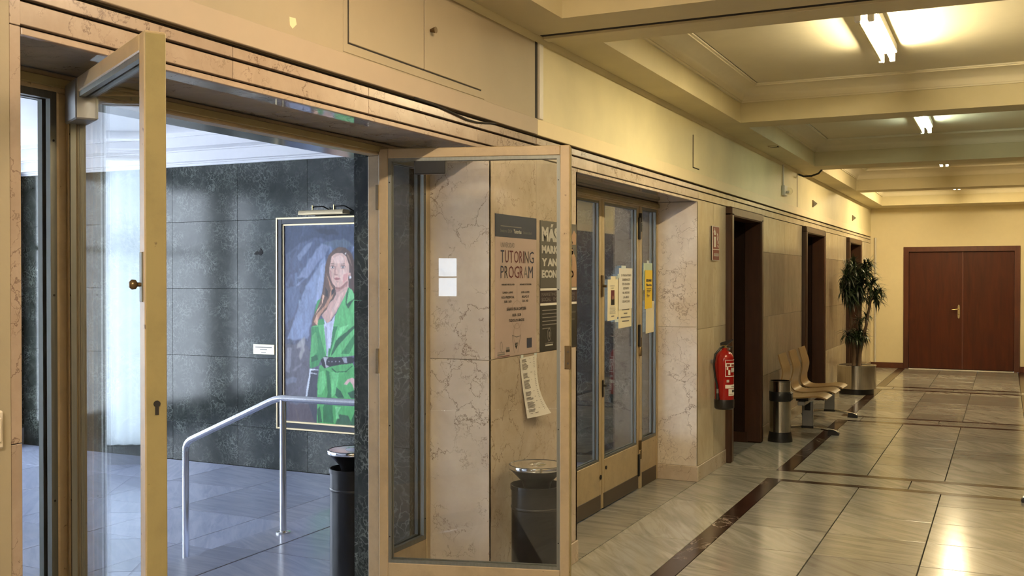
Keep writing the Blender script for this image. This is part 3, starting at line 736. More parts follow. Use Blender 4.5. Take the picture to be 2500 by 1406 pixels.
t = thing('poster', 'dark grey poster headed MÁST with white bands right of the rose one', 'poster', (WX, 5.13, 1.216))
box_obj('sheet', M['pdark'], t, (WX+.0005, WX+.0025, 4.882, 5.385, 1.216, 1.900))
p = Print((WX+.0025, 4.882, 1.216), (0, 1, 0), (1, 0, 0), .0006)
p.rect('pgrey', 0, .503, .330, .684); p.rect('white_print', 0, .503, .318, .330, .0002); p.rect('pmar', 0, .503, .252, .318, .0002); p.rect('white_print', 0, .503, .240, .252, .0002)
p.l = .0014
p.text('MÁSTER', 'inkl', .018, .575, .43, .095, bold=.006); p.text('MARKETING', 'inkl', .018, .512, .43, .044, bold=.006); p.text('Y ANÁLISIS', 'inkl', .018, .446, .42, .052, bold=.006); p.text('ECONÓMICO', 'inkl', .018, .384, .44, .052, bold=.006)
p.text('MARKETING · INNOVACIÓN', 'inkg', .018, .290, .45, .021); p.text('SOCIAL · EMPRENDIMIENTO', 'inkg', .018, .262, .45, .020)
for i in range(6): p.rect('inkg', .025, (.23 if i < 5 else .13), .212-i*.019, .217-i*.019)
p.poly('white_print', [(.245, .24), (.258, .24), (.262, .15), (.245, .10), (.248, .02), (.262, .02), (.258, .10), (.275, .15), (.27, .24), (.258, .24)][:4] + [(.248, .02), (.262, .018), (.256, .10), (.275, .15), (.266, .24)])
for q in ring(.115, .085, .026, .034, .005): p.poly('inkg', q)
for q in ring(.117, .085, .010, .016, .008): p.poly('inkg', q)
p.rect('inkg', .06, .17, .040, .043); p.rect('inkl', .065, .165, .026, .034); p.rect('pgrey', .30, .49, .19, .20); p.rect('pgrey', .30, .47, .15, .16)
p.poly('flesh', [(.40, .335), (.50, .335), (.50, .45), (.485, .50), (.45, .53), (.44, .56), (.40, .52), (.38, .45)]); p.poly('flesh', [(.43, .57), (.49, .57), (.495, .63), (.46, .65), (.43, .62)])
p.build(t)

t = thing('schedule_sheet', 'long white printed sheet taped below the posters, curling away at its foot', 'paper', (WX, 4.75, .9))
V = []; F = []; n = 16; k = 6
for i in range(n+1):
    f = i/n; z = 1.200-f*.305; c0 = 4.632+.058*f; c1 = 4.828+.01*f+.085*max(0, f-.45)**2*3.3
    out = .004+.055*max(0, f-.15)**1.6
    for j in range(k+1):
        g = j/k; V.append((WX+.002+out*(.35+.65*g)+.006*math.sin(g*math.pi)*f, c0+(c1-c0)*g, z-.004*g*f+.006*g))
for i in range(n):
    for j in range(k): F.append((i*(k+1)+j, i*(k+1)+j+1, (i+1)*(k+1)+j+1, (i+1)*(k+1)+j))
me = bpy.data.meshes.new('sheet'); me.from_pydata(V, [], F); me.materials.append(M['paper']); me.polygons.foreach_set('use_smooth', [True]*len(F)); sh = put('sheet', me, t)
def on_sheet(f, g):
    i = min(int(f*n), n-1); j = min(int(g*k), k-1); a = f*n-i; b = g*k-j
    q = lambda ii, jj: Vector(V[ii*(k+1)+jj])
    v = q(i, j)*(1-a)*(1-b)+q(i+1, j)*a*(1-b)+q(i, j+1)*(1-a)*b+q(i+1, j+1)*a*b
    return tuple(v+Vector((.0016, 0, 0)))
PV = []; PF = []
def sheet_rect(f0, f1, g0, g1):
    m = 3; base = len(PV)
    for i in range(m+1):
        PV.append(on_sheet(f0+(f1-f0)*i/m, g0)); PV.append(on_sheet(f0+(f1-f0)*i/m, g1))
    for i in range(m): PF.append((base+2*i, base+2*i+1, base+2*i+3, base+2*i+2))
rr = random.Random(4)
for f0, f1 in ((.03, .07), (.10, .20), (.26, .34), (.38, .52), (.57, .64), (.66, .70), (.74, .84), (.86, .91)):
    f = f0
    while f < f1:
        sheet_rect(f, f+.010, .10, .10+rr.uniform(.22, .36)); f += .018
    sheet_rect(f0, f0+.008, .55, .58+rr.uniform(0, .1))
    f = f0
    while f < f1: sheet_rect(f, f+.006, .78, .86); f += .03
sheet_rect(.93, .937, .14, .24); sheet_rect(.925, .935, .34, .48)
me = bpy.data.meshes.new('print'); me.from_pydata(PV, [], PF); me.materials.append(M['inkg']); put('print', me, t, kind='stuff')
box_obj('tape', M['tape'], t, (WX+.003, WX+.0036, 4.645, 4.675, 1.185, 1.215)); box_obj('tape', M['tape'], t, (WX+.004, WX+.0046, 4.805, 4.835, 1.19, 1.215))

# notices taped on the closed doors
GX = -2.518
def sheet(label, mat, y0, y1, z0, z1, lift, fn=None, tapes=()):
    t = thing('notice', label, 'notice', (GX, (y0+y1)/2, z0), 0)
    x = GX+lift
    V = [(x, y0, z0), (x, y1, z0+.006), (x+.002, y1, z1), (x+.002, y0, z1)]
    V += [(v[0]+.0008, v[1], v[2]) for v in V]
    MB().raw(V, [(0, 1, 2, 3), (4, 5, 6, 7), (0, 1, 5, 4), (1, 2, 6, 5), (2, 3, 7, 6), (3, 0, 4, 7)]).build('sheet', M[mat], t)
    p = Print((x+.0030, y0, z0), (0, 1, 0), (1, 0, 0), .0005)
    if fn: fn(p, y1-y0, z1-z0)
    p.build(t)
    for (a, b, c, d) in tapes: box_obj('tape', M['tape'], t, (x+.003, x+.0036, a, b, c, d))
    return t
def n_photo(p, w, h):
    p.text('CONFERENCIA', 'inkg', w*.45, h*.83, w*.5, h*.03, 'CENTER'); p.text('DE ARTE', 'inkg', w*.45, h*.77, w*.3, h*.03, 'CENTER')
    p.rect('inkm', w*.33, w*.68, h*.38, h*.74); p.rect('dark', w*.33, w*.68, h*.38, h*.52, .0003); p.poly('flesh', [(w*.46, h*.52), (w*.54, h*.50), (w*.58, h*.57), (w*.52, h*.62), (w*.46, h*.58)], .0005)
    for i in range(6): p.rect('inkl', w*.2, w*(.8 if i % 3 else .74), h*(.33-i*.032), h*(.345-i*.032))
    p.rect('inkg', w*.35, w*.65, h*.10, h*.12)
def n_white(p, w, h):
    for i, (s, ww) in enumerate((('ES OBLIGATORIO', .72), ('CONSERVAR ESTE', .60), ('EN BUEN', .56), ('ESTADO', .42), ('NO APOYAR', .52), ('LA BICI', .40), ('GRACIAS', .58))):
        p.text(s, 'inkg', w*.52, h*(.80-i*.105), w*ww, h*.055, 'CENTER', .003)
def n_low(p, w, h):
    for i, ww in enumerate((.78, .66, .56, .26, .74, .52)): p.rect('inkg', w*(.52-ww/2), w*(.52+ww/2), h*(.70-i*.105), h*(.735-i*.105))
def n_yellow(p, w, h):
    p.text('EXAM', 'ink', w*.15, h*.70, w*.72, h*.07, bold=.008); p.text('Theatre', 'ink', w*.12, h*.59, w*.78, h*.06, bold=.008)
    for i, ww in enumerate((.65, .6, .5)): p.rect('kick', w*.2, w*(.2+ww), h*(.515-i*.04), h*(.53-i*.04))
    for i, ww in enumerate((.18, .4, .36)): p.rect('kick', w*.22, w*(.22+ww), h*(.375-i*.035), h*(.39-i*.035))
sheet('cream sheet behind the picture notice on the closed door, mostly covered', 'cream', 6.86, 7.04, 1.315, 1.612, .002)
sheet('cream notice with a dark red picture taped to closed glass door', 'cream', 6.785, 6.985, 1.298, 1.590, .007, n_photo, ((6.96, 7.0, 1.59, 1.615), (6.93, 7.0, 1.285, 1.305)))
sheet('cream notice with short text lines taped below the white one', 'cream', 7.02, 7.305, 1.235, 1.50, .004, n_low, ((7.28, 7.31, 1.40, 1.43),))
sheet('white notice with seven grey capital lines, topmost on the door leaf', 'paper', 7.012, 7.305, 1.370, 1.672, .009, n_white, ((7.06, 7.16, 1.668, 1.69), (6.98, 7.03, 1.60, 1.63)))
GX = -2.498+.004
sheet('pale green sheet behind the yellow notice on the side glass', 'mint', 7.522, 7.735, 1.510, 1.715, .001, None, ((7.60, 7.65, 1.71, 1.735),))
sheet('pale plain sheet hanging below the yellow notice on side glass', 'cream', 7.575, 7.775, 1.172, 1.42, .003)
sheet('bright yellow notice with black heading on the narrow side glass', 'yellow', 7.545, 7.72, 1.362, 1.660, .006, n_yellow)

# ------------------------------------------------------------------ fire sign, extinguisher, small wall items
t = thing('fire_sign', 'upright dark red fire extinguisher sign on marble beside the first doorway', 'sign', (WX, 8.425, 1.74))
box_obj('border', M['white_print'], t, (WX+.012, WX+.016, 8.318, 8.535, 1.745, 2.03), .004)
box_obj('backing', M['kick'], t, (WX, WX+.012, 8.322, 8.531, 1.748, 2.027))
box_obj('panel', M['sign'], t, (WX+.0155, WX+.018, 8.327, 8.526, 1.840, 2.023)); box_obj('panel', M['sign'], t, (WX+.0155, WX+.018, 8.327, 8.526, 1.750, 1.833))
p = Print((WX+.018, 8.327, 1.750), (0, 1, 0), (1, 0, 0), .0006)
p.poly('white_print', [(.03, .105), (.085, .105), (.085, .19), (.03, .19)]); p.poly('white_print', [(.03, .205), (.085, .205), (.078, .23), (.06, .248), (.06, .262), (.045, .262), (.045, .248), (.035, .23)]); p.poly('white_print', [(.035, .245), (.01, .228), (.012, .222), (.038, .236)])
p.poly('white_print', [(.12, .225), (.15, .215), (.165, .19), (.155, .165), (.175, .15), (.165, .13), (.145, .135), (.15, .15), (.13, .17), (.14, .195)]); p.poly('white_print', [(.135, .125), (.165, .12), (.175, .103), (.15, .105)])
p.rect('inkl', .02, .18, .030, .054); p.l = .0012; p.text('EXTINTOR', 'sign', .03, .034, .14, .015); p.l = .0006; p.text('INCENDIOS', 'inkg', .05, .012, .10, .010)
p.build(t)

ex, ey = -2.070, 8.335
t = thing('fire_extinguisher', 'red fire extinguisher with black base hung on the marble wall', 'fire extinguisher', (ex, ey, .53))
MB().lathe(ex, ey, [(.0, .56), (.075, .56), (.078, .57), (.078, .93), (.074, .96), (.060, .985), (.035, 1.005), (.022, 1.012), (.022, 1.03), (0, 1.03)], 32).build('cylinder', M['red_paint'], t)
MB().lathe(ex, ey, [(0, .53), (.068, .53), (.080, .542), (.081, .605), (.079, .612), (0, .612)], 32).build('base', M['black'], t)
MB().box(ex-.018, ex+.022, ey-.02, ey+.02, 1.025, 1.05, .004).build('valve', M['brass'], t)
MB().prism([(ex-.03, 1.048), (ex+.02, 1.05), (ex+.075, 1.095), (ex+.075, 1.105), (ex-.02, 1.075), (ex-.03, 1.07)], 'Y', ey-.014, ey+.014).prism([(ex-.01, 1.040), (ex+.07, 1.035), (ex+.07, 1.042), (ex-.01, 1.05)], 'Y', ey-.012, ey+.012).build('handle', M['black'], t)
MB().lathe(ex+.03, ey+.035, [(0, 1.012), (.016, 1.012), (.016, 1.03), (0, 1.03)], 14).build('gauge', M['chrome'], t)
hx0 = ex-.055
hs = [(ex, ey-.02, 1.04), (ex-.02, ey-.05, 1.03), (hx0, ey-.075, .98), (hx0-.01, ey-.085, .90), (hx0, ey-.082, .80), (hx0+.015, ey-.080, .74), (hx0+.02, ey-.080, .69)]
ho = MB().tube(hs, .0085, 8).build('hose', M['black'], t)
MB().tube([(hx0+.02, ey-.080, .70), (hx0+.02, ey-.080, .66)], .011, 8).build('nozzle_ring', M['greym'], ho); MB().tube([(hx0+.02, ey-.080, .665), (hx0+.022, ey-.080, .615)], [.011, .017], 8).build('nozzle', M['black'], ho)
def wrap(mat, a0, a1, z0, z1, r, n=8, name='label_print'):
    V = []; F = []
    for i in range(n+1):
        a = R(a0+(a1-a0)*i/n); V += [(ex+r*math.cos(a), ey+r*math.sin(a), z0), (ex+r*math.cos(a), ey+r*math.sin(a), z1)]
    for i in range(n): F.append((2*i, 2*i+2, 2*i+3, 2*i+1))
    me = bpy.data.meshes.new(name); me.from_pydata(V, [], F); me.materials.append(M[mat]); me.polygons.foreach_set('use_smooth', [True]*n); put(name, me, t)
for m_, a0, a1, z0, z1, r in (('white_print', -70, 30, .880, .910, .0785), ('white_print', -70, 30, .800, .806, .0785), ('white_print', -70, -67, .80, .935, .0785), ('white_print', -70, 30, .932, .936, .0785), ('sign', -62, -40, .885, .904, .0789), ('sign', -30, 20, .884, .900, .0789),
        ('white_print', -62, -52, .855, .878, .0785), ('white_print', -52, -38, .815, .855, .0785), ('inkl', -32, 20, .835, .872, .0785), ('inkl', -62, -46, .755, .775, .0785), ('white_print', -70, 20, .705, .735, .0785), ('white_print', -50, 25, .645, .700, .0785), ('ink', -24, 8, .672, .692, .0789), ('inkg', -30, 20, .716, .722, .0789), ('sign', -46, 20, .655, .658, .0789)):
    wrap(m_, a0, a1, z0, z1, r)
box_obj('bracket', M['greym'], t, (WX+.001, ex-.07, ey-.01, ey+.01, .90, .93)); 

t = thing('emergency_light', 'small clear domed emergency light on the wall near the ceiling', 'lamp', (WX, 11.36, 2.5))
box_obj('base', M['pvc'], t, (WX, WX+.035, 11.27, 11.43, 2.49, 2.60), .006)
MB().tube([(WX+.034, 11.36, 2.54), (WX+.06, 11.36, 2.54), (WX+.085, 11.36, 2.54), (WX+.10, 11.36, 2.54)], [.042, .042, .034, .015], 16).build('dome', M['clear'], t)
MB().tube([(WX+.036, 11.36, 2.53), (WX+.07, 11.36, 2.53)], [.014, .016], 10).build('bulb', M['white_print'], t)
MB().tube([(WX+.012, 11.30, 2.598), (WX+.012, 11.30, CZ-.004)], .009, 8).build('conduit', M['pvc'], t)
for y, z, lab in ((13.25, 2.53, 'small dark wedge bracket on the upper wall, the nearer one'), (16.95, 2.545, 'small dark wedge bracket on the upper wall, the farther one')):
    t = thing('wall_bracket', lab, 'bracket', (WX, y, z), 0, 'wedge brackets high on the left wall')
    box_obj('back_plate', M['bronze'], t, (WX, WX+.012, y-.016, y+.016, z-.045, z+.045), .002)
    MB().prism([(WX+.011, z-.04), (WX+.055, z-.005), (WX+.055, z+.005), (WX+.011, z+.04)], 'Y', y-.012, y+.012).build('wedge', M['greym'], t)
o = MB().tube([(WX+.012, 12.19, 2.80), (WX+.07, 12.20, 2.775), (WX+.16, 12.20, 2.775), (WX+.24, 12.19, 2.80), (WX+.28, 12.17, 2.838)], .011, 8).build('ceiling_cable', M['black'])
o['label'] = 'black cable looping from the wall joint up to the beam'; o['category'] = 'cable'
o = MB().tube([(-2.10, FY-.012, .10), (-2.10, FY-.012, 2.32)], .018, 10).build('corner_conduit', M['pvc'])
o['label'] = 'pale vertical conduit in the far left corner behind the plant'; o['category'] = 'conduit'
o = MB().tube([(WX+.006, y, z) for y, z in ((3.62, 2.334), (3.80, 2.330), (3.95, 2.318), (4.07, 2.308), (4.17, 2.309), (4.26, 2.318), (4.36, 2.330))], .004, 6).build('loose_wire', M['dark'])
o['label'] = 'thin dark wire sagging below the smooth plaster strip near the pillar'; o['category'] = 'wire'
t = thing('light_switch', 'cream rocker light switch at the left edge of the view', 'switch', (WX, 1.665, 1.2))
box_obj('plate', M['switch'], t, (WX+.003, WX+.012, 1.625, 1.702, 1.19, 1.283), .005); box_obj('rocker', M['switch'], t, (WX+.010, WX+.017, 1.64, 1.694, 1.205, 1.268), .004)
t = thing('ceiling_flap', 'small torn plaster flap on the beam underside above closed doors', 'flap', (-1.97, 9.82, CZ))
box_obj('slot', M['dark'], t, (-2.02, -1.935, 9.80, 9.90, CZ-.002, CZ+.002)); MB().prism([(-2.02, CZ-.002), (-1.935, CZ-.002), (-1.94, CZ-.008), (-2.01, CZ-.012)], 'Y', 9.76, 9.80).build('flap', M['plaster'], t)

# ------------------------------------------------------------------ litter bins with funnel tops
def bin_(x, y, label):
    t = thing('ash_bin', label, 'bin', (x, y, 0), 0, 'black bins with funnel ashtray tops')
    P = lambda m, nm, mat, par=t: m.build(nm, M[mat], par, local=True)
    P(MB().lathe(0, 0, [(0, .0), (.122, 0), (.122, .596), (.127, .597), (.127, .618), (.121, .618), (.115, .60), (.112, .45), (0, .45)], 40), 'body', 'blackm')
    P(MB().lathe(0, 0, [(.1225, .505), (.1245, .508), (.1245, .516), (.1225, .519)], 40), 'body_band', 'black')
    P(MB().lathe(0, 0, [(0, .45), (.05, .45), (.062, .60), (.072, .632), (.128, .690), (.134, .692), (.134, .712), (.128, .714), (.118, .700), (.085, .672), (.0, .668)], 40), 'funnel', 'black')
    P(MB().lathe(0, 0, [(.1345, .694), (.136, .697), (.136, .709), (.1345, .712)], 40), 'rim_band', 'chrome')
    P(MB().lathe(0, 0, [(.068, .672), (.066, .686), (.055, .705), (.035, .718), (0, .723)], 32), 'dome', 'chrome')
    return t
bin_(-2.012, 4.475, 'black funnel-top bin standing against the marble pillar under the posters')
bin_(-3.045, 4.455, 'black funnel-top bin in the lobby beside the steel handrail')
# steel ash bin by the seats
x, y = -1.99, 10.25
t = thing('ash_bin', 'brushed steel cylinder bin with black band at the end of the seats', 'bin', (x, y, 0))
P = lambda m, nm, mat, par=t: m.build(nm, M[mat], par, local=True)
P(MB().lathe(0, 0, [(0, 0), (.118, 0), (.118, .015), (.105, .095), (0, .095)], 32), 'base', 'black')
P(MB().lathe(0, 0, [(.1, .0945), (.101, .0945), (.101, .585), (.092, .585), (.092, .56), (0, .556)], 40), 'body', 'steel')
P(MB().lathe(0, 0, [(.103, .395), (.106, .40), (.106, .485), (.103, .49)], 32).box(.05, .115, -.06, .06, .40, .485, .01), 'ashtray_band', 'black')
P(MB().lathe(0, 0, [(.0995, .585), (.104, .588), (.104, .594), (.094, .594), (.094, .585)], 32), 'rim', 'chrome')

# ------------------------------------------------------------------ row of wooden seats
def bench(loc, rz, seats, legs, y0, y1, label):
    t = thing('seat_row', label, 'bench', loc, rz, None)
    P = lambda m, nm, mat, par=t, **k: m.build(nm, M[mat], par, local=True, **k)
    P(MB().box(-.035, .035, y0, y1, .33, .37, .004), 'beam', 'greym')
    # shell outline seen from the side: x forward, z up
    pr = [(-.215, .835), (-.195, .76), (-.175, .70), (-.168, .645), (-.178, .58), (-.192, .52), (-.185, .465), (-.155, .428), (-.105, .412), (-.04, .412), (.06, .422), (.15, .432), (.21, .428), (.255, .408)]
    def smooth(p):
        q = []
        for i in range(len(p)-1):
            p0, p1, p2, p3 = p[max(i-1, 0)], p[i], p[i+1], p[min(i+2, len(p)-1)]
            for s in (0, .33, .66):
                q.append(tuple(.5*((2*b)+(c-a)*s+(2*a-5*b+4*c-d)*s*s+(-a+3*b-3*c+d)*s**3) for a, b, c, d in zip(p0, p1, p2, p3)))
        return q+[p[-1]]
    sp = smooth(pr); n = len(sp); half = .20
    top = []; bot = []
    for i, (a, b) in enumerate(sp):
        d = Vector((sp[min(i+1, n-1)][0]-sp[max(i-1, 0)][0], sp[min(i+1, n-1)][1]-sp[max(i-1, 0)][1])).normalized()
        bot.append((a+d.y*.0065, b-d.x*.0065)); top.append((a-d.y*.0065, b+d.x*.0065))
    me = None
    for ys in seats:
        if me is None:
            V = []; F = []
            for i in range(n):
                w = half*(.92+.08*min(1, i/10))*(1-.10*max(0, (i-n+4)/4)); 
                V += [(top[i][0], -w, top[i][1]), (top[i][0], w, top[i][1]), (bot[i][0], w, bot[i][1]), (bot[i][0], -w, bot[i][1])]
            for i in range(n-1):
                for k in range(4): F.append((i*4+k, i*4+(k+1) % 4, i*4+4+(k+1) % 4, i*4+4+k))
            F += [(0, 1, 2, 3), tuple((n-1)*4+k for k in (3, 2, 1, 0))]
            me = MB().raw(V, F).mesh('seat', M['ply']); mb = MB().box(-.06, .06, -.07, .07, .37, .408, .004).mesh('seat_bracket', M['black'])
        o = put('seat', me, t, local=True); o.location = (0, ys, 0)
        o2 = put('seat_bracket', mb, o, local=True)
    for yl in legs:
        l = P(MB().box(-.055, .055, yl-.022, yl+.022, .06, .335, .006), 'leg', 'greym')
        P(MB().box(-.062, .062, yl-.028, yl+.028, .058, .082, .004), 'leg_collar', 'black', l)
        P(MB().box(-.03, .03, yl-.0235, yl-.0215, .24, .33, .002), 'bracket_slot', 'black', l)
        arc = [(-.30+.6*i/12, yl, .028+.042*(1-((i-6)/6)**2)) for i in range(13)]
        f = P(MB().tube(arc, [.016]*13, 8), 'foot', 'steel')
        for s in (-1, 1): P(MB().prism([(s*.20, .0), (s*.31, 0), (s*.315, .018), (s*.29, .042), (s*.25, .055), (s*.21, .056)], 'Y', yl-.026, yl+.026), 'foot_cap', 'black', f)
    return t
bench((-1.83, 10.60, 0), 0, (0, .56, 1.12), (.27, 1.73), -.12, 1.90, 'row of three moulded wooden seats on grey legs along the left wall')
bench((.42, 8.20, 0), math.pi, (.3, .87, 1.44), (0, 1.75), -.15, 1.9, 'seat row at the right edge of view showing only a black foot')

# ------------------------------------------------------------------ potted plant
px_, py_ = -1.86, 14.95
t = thing('potted_plant', 'tall dark green strap-leaved plant in a round steel planter', 'plant', (px_, py_, 0))
P = lambda m, nm, mat, par=t, **k: m.build(nm, M[mat], par, local=True, **k)
pl = P(MB().lathe(0, 0, [(0, .076), (.258, .076), (.258, .392), (.238, .392), (.238, .36), (0, .355)], 48), 'planter', 'steel')
P(MB().lathe(0, 0, [(0, 0), (.225, 0), (.228, .004), (.228, .076), (0, .076)], 40), 'planter_base', 'black', pl)
P(MB().lathe(0, 0, [(.2575, .384), (.263, .387), (.263, .398), (.236, .398), (.236, .385)], 48), 'planter_rim', 'chrome', pl)
P(MB().lathe(0, 0, [(.234, .34), (.234, .362), (.1, .368), (0, .37)], 24), 'soil', 'soil', pl)
rg = random.Random(21)
hubs = []
for (a, b), top in (((.02, .01), (.02, 0, 1.50)), ((-.03, .02), (-.14, .05, 1.45)), ((.04, -.03), (.20, -.02, 1.34)), ((-.02, -.04), (-.04, -.05, .86)), ((0.01, .04), (.07, .06, 1.72))):
    pts = [(a+(top[0]-a)*f**1.4+.01*math.sin(7*f+a*90), b+(top[1]-b)*f**1.4, .35+(top[2]-.35)*f) for f in (0, .2, .4, .6, .8, 1)]
    P(MB().tube(pts, [.026, .024, .022, .02, .017, .012], 8), 'stem', 'bark')
hubs = [(-.10, -.34, 1.60, .25), (-.12, -.30, 1.42, .24), (0, -.28, 1.72, .22), (-.06, -.22, 1.30, .22), (-.10, -.2, .80, .20), (-.16, .02, 1.60, .24), (-.2, .05, 1.42, .22), (.20, .0, 1.50, .24), (.24, .04, 1.30, .22), (-.06, 0, 1.80, .20), (.02, -.1, 1.45, .28), (0, 0, 1.62, .30), (-.08, .1, 1.52, .30), (.08, -.08, 1.55, .30), (.10, .02, 1.76, .22), (-.13, -.03, 1.72, .20), (-.22, 0, 1.50, .22), (-.10, -.1, 1.38, .28), (.05, .05, 1.36, .28), (.24, 0, 1.36, .24), (.30, -.04, 1.42, .18), (-.02, -.05, 1.28, .22), (.12, .08, 1.66, .24), (.16, -.05, 1.80, .17),
        (-.06, -.02, .82, .22), (.04, .04, .86, .22), (0, -.06, .76, .20), (-.09, .05, .78, .18), (.08, -.02, .78, .19), (.12, .02, 1.05, .17), (.03, 0, 1.0, .14)]
def leaf_mesh(L, droop, wd):
    V = []; F = []; n = 6
    for i in range(n+1):
        f = i/n; x = L*(f-.28*f*f*droop); z = L*(.25*f-droop*.75*f*f); w = wd*math.sin(math.pi*(.12+.88*f))**.7*(1-f**4)
        V += [(x, -w, z+.25*w), (x, 0, z), (x, w, z+.25*w)]
    for i in range(n):
        for k in (0, 1): F.append((i*3+k, i*3+k+1, i*3+4+k, i*3+3+k))
    return V, F
variants = []
for k, (dr, wd) in enumerate(((.3, .013), (.7, .014), (1.05, .014), (1.4, .013))):
    V, F = leaf_mesh(1.0, dr, wd/.24); me = bpy.data.meshes.new('leaf'); me.from_pydata(V, [], F); me.materials.append(M['leaf'] if k % 2 == 0 else M['leafb']); me.polygons.foreach_set('use_smooth', [True]*len(F)); variants.append((me, V, F))
SV = []; SF = []; cnt = 0
jobs = []
for (hx_, hy_, hz_, hl) in hubs:
    for k in range(46):
        el = math.asin(rg.uniform(-.55, .95)); az = rg.uniform(0, 2*math.pi); Lf = hl*rg.uniform(.7, 1.15)
        if hx_+math.cos(az)*math.cos(el)*Lf < -.215: az = math.pi-az
        jobs.append((hx_, hy_, hz_, el, az, Lf, rg.randrange(4)))
jobs.sort(key=lambda j: j[1])      # nearest to the viewer first
for i, (hx_, hy_, hz_, el, az, Lf, vi) in enumerate(jobs):
    mt = Matrix.Translation((hx_, hy_, hz_+rg.uniform(-.03, .03))) @ Matrix.Rotation(az, 4, 'Z') @ Matrix.Rotation(-el, 4, 'Y') @ Matrix.Scale(Lf, 4)
    if i < 290:
        o = put('leaf', variants[vi][0], t, local=True); o.matrix_local = mt
    else:
        b = len(SV); SV += [tuple(mt @ Vector(v)) for v in variants[vi][1]]; SF += [tuple(q+b for q in f) for f in variants[vi][2]]
me = bpy.data.meshes.new('foliage'); me.from_pydata(SV, [], SF); me.materials.append(M['leaf']); me.polygons.foreach_set('use_smooth', [True]*len(SF)); put('foliage', me, t, local=True, kind='stuff')

# ------------------------------------------------------------------ handrail in the lobby
def fillet(pts, r, n=6):
    out = [Vector(pts[0])]
    for a, b, c in zip(pts, pts[1:], pts[2:]):
        a, b, c = Vector(a), Vector(b), Vector(c); u = (a-b).normalized(); v = (c-b).normalized()
        for i in range(n+1):
            s = i/n; out.append((b+u*r)*(1-s)**2+b*2*s*(1-s)+(b+v*r)*s*s)
    return out+[Vector(pts[-1])]
t = thing('handrail', 'bent stainless steel handrail with one post beside the lobby steps', 'handrail', (-4.085, 5.2, 0))
MB().tube(fillet([(-2.885, 5.2, .845), (-4.13, 5.2, .845), (-4.885, 5.2, .515), (-4.885, 5.2, LZ+.001)], .06), .0215, 16).build('rail', M['rail'], t)
MB().tube([(-4.085, 5.2, 0.0), (-4.085, 5.2, .835)], .0205, 16).build('post', M['rail'], t)
MB().lathe(-4.085, 5.2, [(0, 0), (.045, 0), (.045, .008), (.025, .014), (0, .014)], 24).build('floor_flange', M['rail'], t)
MB().lathe(-4.885, 5.2, [(0, LZ), (.045, LZ), (.045, LZ+.008), (.025, LZ+.014), (0, LZ+.014)], 24).build('floor_flange', M['rail'], t)

